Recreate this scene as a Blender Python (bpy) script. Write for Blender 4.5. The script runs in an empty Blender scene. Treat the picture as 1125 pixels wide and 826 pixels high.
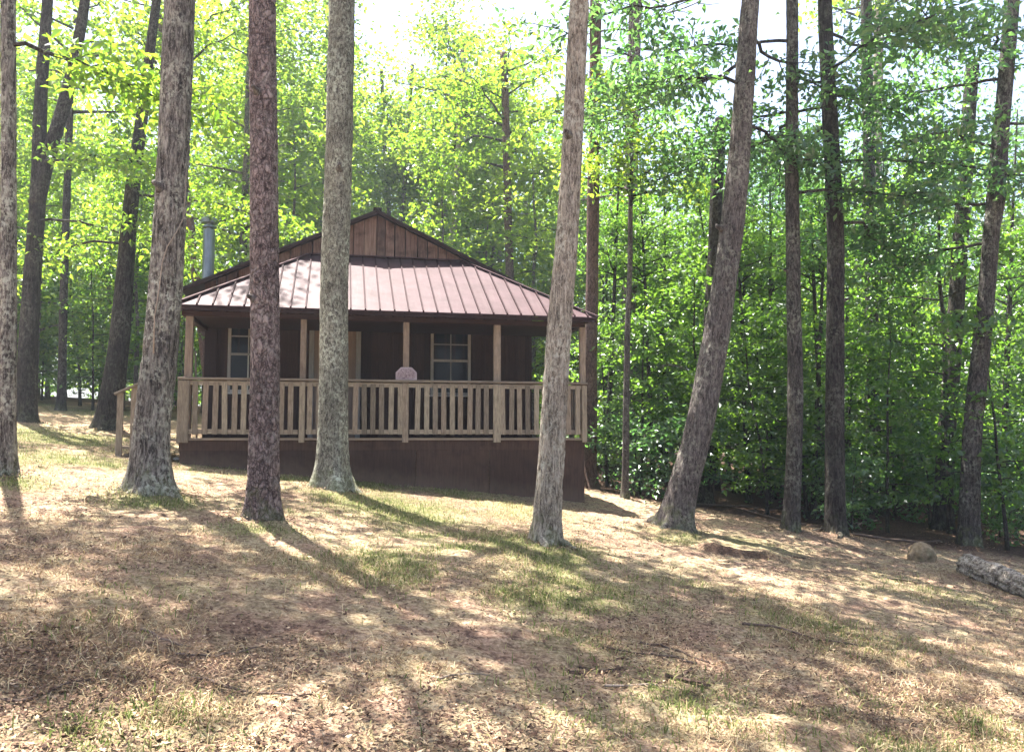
import bpy, math, random
import numpy as np
from mathutils import Vector

sc = bpy.context.scene
COL = sc.collection
PI = math.pi

# ------------------------------------------------------------------ camera numbers
W0, H0, FPX = 1125.0, 826.0, 900.0
CAM_Z = 1.6
PITCH = math.atan((481 - H0 / 2) / FPX)
SUN_AZ = Vector((-0.65, 0.76))          # horizontal direction towards the sun
SUN_EL = math.radians(73)


# ------------------------------------------------------------------ numpy noise
def _hash(i, j, k):
    h = (i.astype(np.int64) * 374761393 + j.astype(np.int64) * 668265263 + k.astype(np.int64) * 2147483647) & 0xFFFFFFFF
    h = ((h ^ (h >> 13)) * 1274126177) & 0xFFFFFFFF
    h = h ^ (h >> 16)
    return (h & 0xFFFFFF) / float(0xFFFFFF)


def vnoise(p):
    p = np.asarray(p, float)
    i = np.floor(p).astype(np.int64)
    f = p - i
    f = f * f * (3 - 2 * f)
    r = 0
    for dx in (0, 1):
        wx = f[:, 0] if dx else 1 - f[:, 0]
        for dy in (0, 1):
            wy = f[:, 1] if dy else 1 - f[:, 1]
            for dz in (0, 1):
                wz = f[:, 2] if dz else 1 - f[:, 2]
                r = r + wx * wy * wz * _hash(i[:, 0] + dx, i[:, 1] + dy, i[:, 2] + dz)
    return r


def fbm(p, oct=3, gain=.5):
    p = np.asarray(p, float)
    a, s, t = 1.0, 0.0, 0.0
    for k in range(oct):
        s = s + a * vnoise(p * 2 ** k + 17.3 * k)
        t += a
        a *= gain
    return s / t


def n2(x, y, s, seed=0.0, oct=3):
    return fbm(np.stack([x * s + seed, y * s + seed * 1.7, np.full_like(x, seed)], 1), oct)


# ------------------------------------------------------------------ terrain
MOUNDS = []   # (x, y, height, radius)


def sclamp(v, a, soft):
    return a * np.tanh(v / a) if soft else np.clip(v, -a, a)


def terrain(x, y):
    x = np.atleast_1d(np.asarray(x, float))
    y = np.atleast_1d(np.asarray(y, float))
    xs = np.where(x > 0, 14 * np.tanh(x / 14), 22 * np.tanh(x / 22))
    xs = np.where(np.abs(x) < 6, x, xs + np.sign(x) * (6 - np.where(x > 0, 14 * np.tanh(6 / 14), 22 * np.tanh(6 / 22))))
    yy = np.clip(y, -20, 200)
    ys = np.where(yy < 22, yy, 22 + 14 * np.tanh((yy - 22) / 14))
    z = -.12 * xs + .0456 * ys
    z = z + .10 * (n2(x, y, .33, 3.1, 2) - .5) + .045 * (n2(x, y, 1.3, 9.2, 2) - .5)
    for mx, my, h, r in MOUNDS:
        d2 = ((x - mx) ** 2 + (y - my) ** 2) / (r * r)
        z = z + h * np.exp(-d2)
    return z


def tz(x, y):
    return float(terrain(x, y)[0])


CF = np.array([0, math.cos(PITCH), math.sin(PITCH)])
CU = np.array([0, -math.sin(PITCH), math.cos(PITCH)])


CR = np.array([1.0, 0, 0])
CAMP = None


def ray(px, py):
    return CF + CR * (px - W0 / 2) / FPX + CU * (H0 / 2 - py) / FPX


def at(px, py, Y):
    d = ray(px, py)
    return np.array([0, 0, CAM_Z]) + d * (Y / d[1])


def ground(px, py, far=60):
    """where the line of sight of a picture point meets the ground"""
    d = ray(px, py)
    for t in np.arange(3, far, .05):
        p = np.array([0, 0, CAM_Z]) + d * t
        if p[2] <= tz(p[0], p[1]):
            return p
    return np.array([0, 0, CAM_Z]) + d * far


# ------------------------------------------------------------------ objects
def mesh_np(name, v, f, mats, midx=None, smooth=False):
    me = bpy.data.meshes.new(name)
    v = np.asarray(v, np.float32)
    f = np.asarray(f, np.int32)
    me.vertices.add(len(v))
    me.vertices.foreach_set('co', v.ravel())
    n, k = f.shape
    me.loops.add(n * k)
    me.loops.foreach_set('vertex_index', f.ravel())
    me.polygons.add(n)
    me.polygons.foreach_set('loop_start', np.arange(n, dtype=np.int32) * k)
    me.polygons.foreach_set('loop_total', np.full(n, k, np.int32))
    for m in (mats if isinstance(mats, (list, tuple)) else [mats]):
        me.materials.append(m)
    if midx is not None:
        me.polygons.foreach_set('material_index', np.asarray(midx, np.int32))
    me.polygons.foreach_set('use_smooth', np.full(n, smooth))
    me.update()
    me.validate()
    return me


def link(name, me, parent=None, loc=(0, 0, 0)):
    o = bpy.data.objects.new(name, me)
    COL.objects.link(o)
    o.location = loc
    if parent:
        o.parent = parent
    return o


def thing(name, label, cat, loc=(0, 0, 0), rz=0, group=None):
    o = bpy.data.objects.new(name, None)
    COL.objects.link(o)
    o.empty_display_size = .2
    o.location = loc
    o.rotation_euler = (0, 0, rz)
    o['label'] = label
    o['category'] = cat
    if group:
        o['group'] = group
    return o


def tag(o, label=None, cat=None, group=None, kind=None):
    for k, v in (('label', label), ('category', cat), ('group', group), ('kind', kind)):
        if v:
            o[k] = v
    return o


def copy_tree(o, parent=None):
    c = o.copy()
    COL.objects.link(c)
    c.parent = parent
    for ch in o.children:
        copy_tree(ch, c)
    return c


class MB:
    """collects quads into one mesh"""

    def __init__(s):
        s.v = []
        s.f = []

    def add(s, v, f):
        o = len(s.v)
        s.v += [tuple(p) for p in v]
        s.f += [tuple(i + o for i in q) for q in f]
        return s

    def box(s, a, b, bev=0.0):
        (x0, y0, z0), (x1, y1, z1) = a, b
        v = [(x0, y0, z0), (x1, y0, z0), (x1, y1, z0), (x0, y1, z0), (x0, y0, z1), (x1, y0, z1), (x1, y1, z1), (x0, y1, z1)]
        return s.add(v, [(0, 3, 2, 1), (4, 5, 6, 7), (0, 1, 5, 4), (1, 2, 6, 5), (2, 3, 7, 6), (3, 0, 4, 7)])

    def hexa(s, lo, hi):
        """eight corners: lo 4 (counter clockwise), hi 4"""
        return s.add(list(lo) + list(hi), [(0, 3, 2, 1), (4, 5, 6, 7), (0, 1, 5, 4), (1, 2, 6, 5), (2, 3, 7, 6), (3, 0, 4, 7)])

    def bar(s, p, q, w, h, up=(0, 0, 1)):
        p, q, up = Vector(p), Vector(q), Vector(up)
        d = (q - p).normalized()
        x = d.cross(up).normalized() * w / 2
        y = x.cross(d).normalized() * h / 2
        return s.hexa([p - x - y, p + x - y, q + x - y, q - x - y], [p - x + y, p + x + y, q + x + y, q - x + y])

    def tube(s, pts, rad, n=8):
        v, f = tube(pts, rad, n)
        return s.add(v.tolist(), f.tolist())

    def build(s, name, mat, parent=None, bevel=0.0, smooth=False, loc=(0, 0, 0)):
        me = bpy.data.meshes.new(name)
        me.from_pydata(s.v, [], s.f)
        me.materials.append(mat)
        if smooth:
            me.polygons.foreach_set('use_smooth', [True] * len(me.polygons))
        o = link(name, me, parent, loc)
        if bevel:
            m = o.modifiers.new('bevel', 'BEVEL')
            m.width = bevel
            m.segments = 1
            m.limit_method = 'ANGLE'
        return o


def frames(P):
    T = np.gradient(P, axis=0)
    T /= np.linalg.norm(T, axis=1)[:, None] + 1e-12
    ref = np.array([1.0, 0, 0]) if abs(T[0, 0]) < .9 else np.array([0, 1.0, 0])
    X = np.zeros_like(P)
    x = ref
    for i in range(len(P)):
        x = x - T[i] * np.dot(x, T[i])
        x /= np.linalg.norm(x) + 1e-12
        X[i] = x
    return T, X, np.cross(T, X)


def tube(pts, rad, n=8, cap=True):
    P = np.asarray(pts, float)
    R = np.broadcast_to(np.asarray(rad, float), (len(P),)).copy()
    T, X, Y = frames(P)
    if cap:
        P = np.vstack([P[:1], P, P[-1:]])
        X = np.vstack([X[:1], X, X[-1:]])
        Y = np.vstack([Y[:1], Y, Y[-1:]])
        R = np.concatenate([[1e-4], R, [1e-4]])
    a = np.arange(n) / n * 2 * PI
    v = P[:, None] + R[:, None, None] * (np.cos(a)[None, :, None] * X[:, None] + np.sin(a)[None, :, None] * Y[:, None])
    k = len(P)
    i, j = np.meshgrid(np.arange(k - 1), np.arange(n), indexing='ij')
    f = np.stack([i * n + j, i * n + (j + 1) % n, (i + 1) * n + (j + 1) % n, (i + 1) * n + j], -1).reshape(-1, 4)
    return v.reshape(-1, 3), f


def joinvf(parts):
    vs, fs, o = [], [], 0
    for v, f in parts:
        vs.append(v)
        fs.append(f + o)
        o += len(v)
    return np.vstack(vs), np.vstack(fs)


# ------------------------------------------------------------------ materials
def newmat(name):
    m = bpy.data.materials.new(name)
    m.use_nodes = True
    nt = m.node_tree
    nt.nodes.clear()
    out = nt.nodes.new('ShaderNodeOutputMaterial')
    return m, nt, out


def N(nt, typ, **kw):
    n = nt.nodes.new(typ)
    for k, v in kw.items():
        if k in n.inputs:
            n.inputs[k].default_value = v
        else:
            setattr(n, k, v)
    return n


def ramp(nt, src, stops):
    r = nt.nodes.new('ShaderNodeValToRGB')
    e = r.color_ramp.elements
    while len(e) < len(stops):
        e.new(.5)
    for el, (p, c) in zip(e, stops):
        el.position = p
        el.color = (*c, 1) if len(c) == 3 else c
    nt.links.new(src, r.inputs[0])
    return r


def mixc(nt, fac, a, b, blend='MIX'):
    m = nt.nodes.new('ShaderNodeMix')
    m.data_type = 'RGBA'
    m.blend_type = blend
    for inp, v in ((m.inputs[0], fac), (m.inputs[6], a), (m.inputs[7], b)):
        if hasattr(v, 'is_output'):
            nt.links.new(v, inp)
        elif isinstance(v, (int, float)):
            inp.default_value = v
        else:
            inp.default_value = (*v, 1)
    return m.outputs[2]


def coords(nt, scale=(1, 1, 1), kind='Object'):
    tc = nt.nodes.new('ShaderNodeTexCoord')
    mp = nt.nodes.new('ShaderNodeMapping')
    mp.inputs['Scale'].default_value = scale
    nt.links.new(tc.outputs[kind], mp.inputs[0])
    return mp.outputs[0]


def noise(nt, vec, scale, detail=4, rough=.55):
    n = N(nt, 'ShaderNodeTexNoise', Scale=scale, Detail=detail, Roughness=rough)
    nt.links.new(vec, n.inputs['Vector'])
    return n.outputs['Fac']


def bump(nt, h, strength, dist):
    b = N(nt, 'ShaderNodeBump', Strength=strength, Distance=dist)
    nt.links.new(h, b.inputs['Height'])
    return b.outputs['Normal']


def principled(nt, out, color, rough=.8, normal=None, spec=.3, metal=0.0):
    p = N(nt, 'ShaderNodeBsdfPrincipled')
    if hasattr(color, 'is_output'):
        nt.links.new(color, p.inputs['Base Color'])
    else:
        p.inputs['Base Color'].default_value = (*color, 1)
    if hasattr(rough, 'is_output'):
        nt.links.new(rough, p.inputs['Roughness'])
    else:
        p.inputs['Roughness'].default_value = rough
    p.inputs['Specular IOR Level'].default_value = spec
    p.inputs['Metallic'].default_value = metal
    if normal is not None:
        nt.links.new(normal, p.inputs['Normal'])
    nt.links.new(p.outputs[0], out.inputs[0])
    return p


def bark_mat(name, dark, mid, light, lichen, lich=.5, cell=16, stretch=.25, bumpd=.02, crack=.35, moss=.8):
    m, nt, out = newmat(name)
    v = coords(nt, (1, 1, stretch))
    nn = N(nt, 'ShaderNodeTexNoise', Scale=cell * .8, Detail=4)
    nt.links.new(v, nn.inputs['Vector'])
    sc_ = N(nt, 'ShaderNodeVectorMath', operation='SCALE')
    sc_.inputs['Scale'].default_value = .14
    nt.links.new(nn.outputs['Color'], sc_.inputs[0])
    dist = N(nt, 'ShaderNodeVectorMath', operation='ADD')
    nt.links.new(v, dist.inputs[0])
    nt.links.new(sc_.outputs[0], dist.inputs[1])
    vo = N(nt, 'ShaderNodeTexVoronoi', Scale=cell * 1.7, feature='DISTANCE_TO_EDGE')
    nt.links.new(dist.outputs[0], vo.inputs['Vector'])
    ck = ramp(nt, vo.outputs['Distance'], [(0, (1, 1, 1)), (.2, (0, 0, 0))]).outputs[0]
    A = noise(nt, dist.outputs[0], cell * 1.5, 9, .72)
    c = ramp(nt, A, [(.40, dark), (.49, mid), (.59, light)]).outputs[0]
    ckm = N(nt, 'ShaderNodeMath', operation='MULTIPLY')
    nt.links.new(ck, ckm.inputs[0])
    ckm.inputs[1].default_value = crack
    c = mixc(nt, ckm.outputs[0], c, dark)
    fl = noise(nt, coords(nt, (1, 1, min(1, stretch * 2))), cell * 4.5, 4, .6)
    c = mixc(nt, ramp(nt, fl, [(.56, (0, 0, 0)), (.68, (.75, .75, .75))]).outputs[0], c, tuple(min(.6, x * 1.25) for x in light))
    w = coords(nt, (1, 1, .8))
    big = noise(nt, w, 3.2, 5, .6)
    sm = noise(nt, w, 21, 5, .7)
    lm = N(nt, 'ShaderNodeMath', operation='MULTIPLY')
    nt.links.new(ramp(nt, big, [(.42, (0, 0, 0)), (.58, (1, 1, 1))]).outputs[0], lm.inputs[0])
    nt.links.new(ramp(nt, sm, [(.48, (0, 0, 0)), (.58, (1, 1, 1))]).outputs[0], lm.inputs[1])
    lm2 = N(nt, 'ShaderNodeMath', operation='MULTIPLY')
    lm2.inputs[1].default_value = lich
    nt.links.new(lm.outputs[0], lm2.inputs[0])
    c = mixc(nt, lm2.outputs[0], c, lichen)
    tone = ramp(nt, noise(nt, w, 1.3, 4), [(.3, (.72, .72, .72)), (.7, (1.22, 1.2, 1.18))]).outputs[0]
    c = mixc(nt, 1.0, c, tone, 'MULTIPLY')
    # moss on the foot
    sx = nt.nodes.new('ShaderNodeSeparateXYZ')
    nt.links.new(coords(nt), sx.inputs[0])
    zz = N(nt, 'ShaderNodeMath', operation='MULTIPLY_ADD')
    nt.links.new(sx.outputs[2], zz.inputs[0])
    zz.inputs[1].default_value = -.42
    nt.links.new(noise(nt, w, 7, 5, .7), zz.inputs[2])
    mm = N(nt, 'ShaderNodeMath', operation='MULTIPLY')
    nt.links.new(ramp(nt, zz.outputs[0], [(.36, (0, 0, 0)), (.55, (1, 1, 1))]).outputs[0], mm.inputs[0])
    mm.inputs[1].default_value = moss * .7
    c = mixc(nt, mm.outputs[0], c, (.085, .10, .032))
    h = N(nt, 'ShaderNodeMath', operation='MULTIPLY_ADD')
    nt.links.new(ckm.outputs[0], h.inputs[0])
    h.inputs[1].default_value = -.5
    nt.links.new(A, h.inputs[2])
    principled(nt, out, c, .9, bump(nt, h.outputs[0], 1.0, bumpd * 1.6), .12)
    return m


def leaf_mat(name, dark, light, tdark, tlight, trans=.55, gloss=.06):
    m, nt, out = newmat(name)
    g = nt.nodes.new('ShaderNodeNewGeometry')
    oi = nt.nodes.new('ShaderNodeObjectInfo')
    ad = N(nt, 'ShaderNodeMath', operation='MULTIPLY_ADD')
    nt.links.new(g.outputs['Random Per Island'], ad.inputs[0])
    ad.inputs[1].default_value = .65
    s = N(nt, 'ShaderNodeMath', operation='MULTIPLY')
    nt.links.new(oi.outputs['Random'], s.inputs[0])
    s.inputs[1].default_value = .35
    nt.links.new(s.outputs[0], ad.inputs[2])
    cd = mixc(nt, ad.outputs[0], dark, light)
    ct = mixc(nt, ad.outputs[0], tdark, tlight)
    d = N(nt, 'ShaderNodeBsdfDiffuse')
    t = N(nt, 'ShaderNodeBsdfTranslucent')
    gl = N(nt, 'ShaderNodeBsdfGlossy', Roughness=.38)
    gl.inputs['Color'].default_value = (.9, .95, 1, 1)
    nt.links.new(cd, d.inputs['Color'])
    nt.links.new(ct, t.inputs['Color'])
    m1 = N(nt, 'ShaderNodeMixShader', Fac=trans)
    nt.links.new(d.outputs[0], m1.inputs[1])
    nt.links.new(t.outputs[0], m1.inputs[2])
    m2 = N(nt, 'ShaderNodeMixShader', Fac=gloss)
    nt.links.new(m1.outputs[0], m2.inputs[1])
    nt.links.new(gl.outputs[0], m2.inputs[2])
    nt.links.new(m2.outputs[0], out.inputs[0])
    return m


def island_mat(name, stops, rough=.85, trans=0.0, spec=.15):
    m, nt, out = newmat(name)
    g = nt.nodes.new('ShaderNodeNewGeometry')
    c = ramp(nt, g.outputs['Random Per Island'], stops).outputs[0]
    p = principled(nt, out, c, rough, None, spec)
    if trans:
        t = N(nt, 'ShaderNodeBsdfTranslucent')
        nt.links.new(c, t.inputs['Color'])
        mx = N(nt, 'ShaderNodeMixShader', Fac=trans)
        nt.links.new(p.outputs[0], mx.inputs[1])
        nt.links.new(t.outputs[0], mx.inputs[2])
        nt.links.new(mx.outputs[0], out.inputs[0])
    return m


def wood_mat(name, a, b, scale=(9, 9, 1.0), rough=.8, streak=14, knot=.3, spec=.2):
    """grain runs along local z unless the scale says otherwise"""
    m, nt, out = newmat(name)
    v = coords(nt, scale)
    oi = nt.nodes.new('ShaderNodeObjectInfo')
    g = nt.nodes.new('ShaderNodeNewGeometry')
    f = noise(nt, v, streak * .35, 8, .7)
    c = ramp(nt, f, [(.3, a), (.7, b)]).outputs[0]
    rn = N(nt, 'ShaderNodeMath', operation='ADD')
    nt.links.new(oi.outputs['Random'], rn.inputs[0])
    nt.links.new(g.outputs['Random Per Island'], rn.inputs[1])
    fr = N(nt, 'ShaderNodeMath', operation='FRACT')
    nt.links.new(rn.outputs[0], fr.inputs[0])
    tone = ramp(nt, fr.outputs[0], [(0, (.55, .52, .51)), (.35, (.85, .80, .78)), (.6, (1.0, .90, .86)), (1, (1.25, 1.22, 1.16))]).outputs[0]
    c = mixc(nt, 1.0, c, tone, 'MULTIPLY')
    blot = noise(nt, coords(nt, (1, 1, 1)), 5, 5)
    c = mixc(nt, ramp(nt, blot, [(.5, (0, 0, 0)), (.75, (knot, knot, knot))]).outputs[0], c, tuple(x * .4 for x in a))
    principled(nt, out, c, rough, bump(nt, f, .35, .006), spec)
    return m


M = {}
M['bark_oak'] = bark_mat('bark_oak', (.035, .03, .028), (.15, .13, .118), (.36, .33, .295), (.52, .52, .44), .9, 17, .16, .03, .4)
M['bark_pine'] = bark_mat('bark_pine', (.045, .032, .032), (.18, .13, .125), (.32, .25, .24), (.40, .36, .33), .5, 13, .5, .025, .85)
M['bark_lichen'] = bark_mat('bark_lichen', (.045, .04, .034), (.18, .17, .14), (.38, .37, .31), (.54, .56, .46), .95, 24, .35, .02, .3)
M['bark_pale'] = bark_mat('bark_pale', (.075, .06, .05), (.27, .23, .19), (.50, .44, .37), (.56, .54, .46), .7, 22, .16, .018, .35)
M['bark_dark'] = bark_mat('bark_dark', (.012, .010, .010), (.034, .029, .027), (.075, .066, .060), (.19, .2, .16), .4, 18, .2, .025, .3, .3)
M['bark_red'] = bark_mat('bark_red', (.045, .027, .023), (.13, .08, .066), (.21, .135, .115), (.26, .21, .18), .25, 20, .35, .02, .5, .2)
M['bark_grey'] = bark_mat('bark_grey', (.03, .025, .025), (.09, .076, .073), (.185, .162, .153), (.34, .34, .28), .5, 20, .2, .02, .35)

M['bark_shade'] = bark_mat('bark_shade', (.018, .015, .015), (.052, .045, .042), (.12, .106, .098), (.26, .27, .22), .6, 20, .22, .02, .35)  # grey bark made darker: shade of the backlit trunks is in the colour
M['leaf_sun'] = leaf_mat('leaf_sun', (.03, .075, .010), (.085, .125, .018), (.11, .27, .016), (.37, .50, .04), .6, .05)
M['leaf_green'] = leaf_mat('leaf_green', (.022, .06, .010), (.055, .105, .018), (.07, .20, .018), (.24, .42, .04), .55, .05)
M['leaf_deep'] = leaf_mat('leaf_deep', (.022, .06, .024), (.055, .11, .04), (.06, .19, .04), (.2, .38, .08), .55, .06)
M['needle'] = leaf_mat('needle', (.03, .055, .03), (.05, .085, .04), (.08, .15, .05), (.14, .22, .06), .35)

M['litter'] = island_mat('litter', [(0, (.03, .018, .013)), (.45, (.085, .048, .034)), (.75, (.17, .105, .07)), (.93, (.32, .225, .15)), (1, (.46, .37, .26))], .8, .12)
M['straw'] = island_mat('straw', [(0, (.11, .06, .035)), (.35, (.22, .14, .08)), (.7, (.36, .27, .15)), (1, (.52, .44, .28))], .75, .2)
M['grass'] = island_mat('grass', [(0, (.07, .10, .025)), (.45, (.13, .17, .045)), (.75, (.24, .25, .09)), (1, (.45, .40, .22))], .7, .4)
M['stick'] = wood_mat('stick', (.05, .037, .03), (.15, .115, .095), (20, 20, 3))
M['stick_pale'] = wood_mat('stick_pale', (.2, .17, .14), (.38, .33, .28), (20, 20, 3))

M['rail_wood'] = wood_mat('rail_wood', (.12, .098, .076), (.34, .295, .232), (11, 11, 1.2))
M['rail_long'] = wood_mat('rail_long', (.15, .122, .098), (.38, .33, .265), (1.0, 11, 11))
M['post_wood'] = wood_mat('post_wood', (.13, .098, .078), (.32, .26, .205), (8, 8, 1.0))
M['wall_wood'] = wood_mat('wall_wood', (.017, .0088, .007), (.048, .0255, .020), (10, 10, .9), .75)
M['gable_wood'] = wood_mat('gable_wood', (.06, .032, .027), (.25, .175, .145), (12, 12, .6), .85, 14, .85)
M['skirt_wood'] = wood_mat('skirt_wood', (.034, .020, .0155), (.076, .047, .037), (7, 7, .6), .85, 14, .6)
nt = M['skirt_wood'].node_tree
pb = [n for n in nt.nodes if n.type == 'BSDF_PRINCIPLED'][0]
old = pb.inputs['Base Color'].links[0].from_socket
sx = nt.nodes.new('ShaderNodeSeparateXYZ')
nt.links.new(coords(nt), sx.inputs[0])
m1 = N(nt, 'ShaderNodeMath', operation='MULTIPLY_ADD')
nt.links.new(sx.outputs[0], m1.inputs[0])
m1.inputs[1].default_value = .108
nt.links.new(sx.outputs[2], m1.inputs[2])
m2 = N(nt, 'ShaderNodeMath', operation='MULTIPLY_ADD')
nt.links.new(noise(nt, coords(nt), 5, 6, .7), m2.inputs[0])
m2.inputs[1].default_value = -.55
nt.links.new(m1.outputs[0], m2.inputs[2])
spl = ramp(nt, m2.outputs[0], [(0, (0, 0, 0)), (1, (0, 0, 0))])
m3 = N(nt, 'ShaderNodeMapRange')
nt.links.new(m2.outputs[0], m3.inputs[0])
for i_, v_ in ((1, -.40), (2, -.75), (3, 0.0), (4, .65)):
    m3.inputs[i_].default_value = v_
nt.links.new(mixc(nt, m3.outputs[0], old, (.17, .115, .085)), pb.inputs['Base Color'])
M['fascia_wood'] = wood_mat('fascia_wood', (.018, .008, .008), (.042, .02, .018), (1, 8, 8), .7)
M['deck_wood'] = wood_mat('deck_wood', (.16, .13, .105), (.3, .255, .2), (1, 9, 9))
M['frame_wood'] = wood_mat('frame_wood', (.25, .25, .235), (.38, .378, .355), (8, 8, 1.0), .7, 14, .15)
M['door_wood'] = wood_mat('door_wood', (.17, .13, .10), (.24, .19, .15), (8, 8, 1.0), .6, 14, .15)


def roof_mat():
    m, nt, out = newmat('roof_metal')
    v = coords(nt)
    f = noise(nt, v, 2.2, 5, .6)
    c = ramp(nt, f, [(.3, (.046, .026, .030)), (.7, (.072, .043, .050))]).outputs[0]
    st = noise(nt, coords(nt, (6, .5, .5)), 3, 5, .6)
    c = mixc(nt, ramp(nt, st, [(.5, (0, 0, 0)), (.8, (.4, .4, .4))]).outputs[0], c, (.095, .068, .072))
    rg = ramp(nt, noise(nt, v, 5, 4), [(.3, (.44, .44, .44)), (.7, (.58, .58, .58))]).outputs[0]
    principled(nt, out, c, rg, bump(nt, noise(nt, coords(nt, (1.4, .8, .8)), 2.0, 2), .12, .03), .08, .0)
    return m


M['roof_metal'] = roof_mat()
m, nt, out = newmat('roof_dark')
principled(nt, out, ramp(nt, noise(nt, coords(nt), 4, 5), [(.3, (.014, .011, .011)), (.7, (.035, .026, .024))]).outputs[0], .7)
M['roof_dark'] = m
m, nt, out = newmat('flue_metal')
principled(nt, out, ramp(nt, noise(nt, coords(nt, (5, 5, 1)), 3, 4), [(.3, (.11, .13, .15)), (.7, (.24, .27, .30))]).outputs[0], .38, None, .5, .85)
M['flue_metal'] = m
m, nt, out = newmat('window_glass')
principled(nt, out, (.009, .011, .015), .07, bump(nt, noise(nt, coords(nt), 1.5, 1), .05, .02), .14)
M['window_glass'] = m
m, nt, out = newmat('dark_metal')
principled(nt, out, (.05, .045, .04), .4, None, .5, .8)
M['dark_metal'] = m
m, nt, out = newmat('pale_stone')
principled(nt, out, ramp(nt, noise(nt, coords(nt), 14, 5), [(.3, (.4, .38, .34)), (.7, (.7, .68, .63))]).outputs[0], .85)
M['pale_stone'] = m
m, nt, out = newmat('plaque_face')
v = coords(nt)
c = ramp(nt, noise(nt, v, 24, 3, .5), [(.40, (.15, .10, .12)), (.5, (.34, .27, .29)), (.58, (.17, .115, .135)), (.66, (.36, .29, .31))]).outputs[0]
principled(nt, out, c, .7)
M['plaque_face'] = m
m, nt, out = newmat('plaque_rim')
principled(nt, out, ramp(nt, noise(nt, coords(nt), 9, 3), [(.3, (.28, .22, .24)), (.7, (.40, .33, .355))]).outputs[0], .6)
M['plaque_rim'] = m


def ground_mat():
    m, nt, out = newmat('ground_soil')
    v = coords(nt)
    big = noise(nt, v, .55, 4, .6)
    mid = noise(nt, v, 2.6, 6, .65)
    fine = noise(nt, v, 30, 6, .7)
    lump = noise(nt, v, 9, 5, .7)
    soil = ramp(nt, fine, [(.30, (.10, .058, .042)), (.47, (.32, .205, .145)), (.66, (.50, .365, .265))]).outputs[0]
    dry = ramp(nt, fine, [(.30, (.12, .085, .048)), (.48, (.35, .275, .165)), (.68, (.55, .465, .315))]).outputs[0]
    litter = ramp(nt, fine, [(.33, (.032, .019, .015)), (.50, (.115, .07, .055)), (.70, (.29, .20, .15))]).outputs[0]
    c = mixc(nt, ramp(nt, mid, [(.40, (0, 0, 0)), (.58, (1, 1, 1))]).outputs[0], soil, dry)
    c = mixc(nt, ramp(nt, lump, [(.48, (0, 0, 0)), (.64, (.9, .9, .9))]).outputs[0], c, litter)
    c = mixc(nt, ramp(nt, big, [(.47, (0, 0, 0)), (.64, (.6, .6, .6))]).outputs[0], c, litter)
    at_ = N(nt, 'ShaderNodeAttribute', attribute_name='cover')
    sep = nt.nodes.new('ShaderNodeSeparateColor')
    nt.links.new(at_.outputs['Color'], sep.inputs[0])
    green = ramp(nt, fine, [(.3, (.05, .075, .022)), (.6, (.13, .16, .05)), (.8, (.3, .29, .13))]).outputs[0]
    gm = N(nt, 'ShaderNodeMath', operation='MULTIPLY')
    nt.links.new(sep.outputs[0], gm.inputs[0])
    nt.links.new(ramp(nt, lump, [(.3, (1, 1, 1)), (.65, (.35, .35, .35))]).outputs[0], gm.inputs[1])
    c = mixc(nt, gm.outputs[0], c, green)
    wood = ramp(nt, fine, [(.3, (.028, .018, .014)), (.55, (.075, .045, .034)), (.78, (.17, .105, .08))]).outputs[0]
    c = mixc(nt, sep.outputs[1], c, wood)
    h = N(nt, 'ShaderNodeMath', operation='MULTIPLY_ADD')
    nt.links.new(lump, h.inputs[0])
    h.inputs[1].default_value = 1.5
    nt.links.new(fine, h.inputs[2])
    principled(nt, out, c, .95, bump(nt, h.outputs[0], 1.0, .045), .1)
    return m


M['ground'] = ground_mat()

# ------------------------------------------------------------------ hero trunks (read off the picture, then placed on the ground at their own distance)
HERO = {}


def hero_path(pts, top_h):
    """pts: picture points base first; returns world path from below ground to top_h above the base"""
    b = ground(*pts[0])
    Y = b[1]
    P = [b] + [at(px, py, Y) for px, py in pts[1:]]
    d = P[-1] - P[-2]
    d = d / np.linalg.norm(d)
    while P[-1][2] - b[2] < top_h:
        d = d * .93 + np.array([0, 0, .07])
        d /= np.linalg.norm(d)
        P.append(P[-1] + d * 1.2)
    return b, np.array(P), Y


def spline(P, zs):
    """resample a mostly upright path at heights zs with smooth (Catmull) interpolation"""
    t = P[:, 2]
    out = []
    for k in range(2):
        m = np.gradient(P[:, k], t)
        i = np.clip(np.searchsorted(t, zs) - 1, 0, len(t) - 2)
        h = t[i + 1] - t[i]
        s = (zs - t[i]) / h
        s = np.clip(s, -.5, 1)
        out.append((2 * s ** 3 - 3 * s ** 2 + 1) * P[i, k] + (s ** 3 - 2 * s ** 2 + s) * h * m[i] + (-2 * s ** 3 + 3 * s ** 2) * P[i + 1, k] + (s ** 3 - s ** 2) * h * m[i + 1])
    return np.stack([out[0], out[1], zs], 1)


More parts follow.
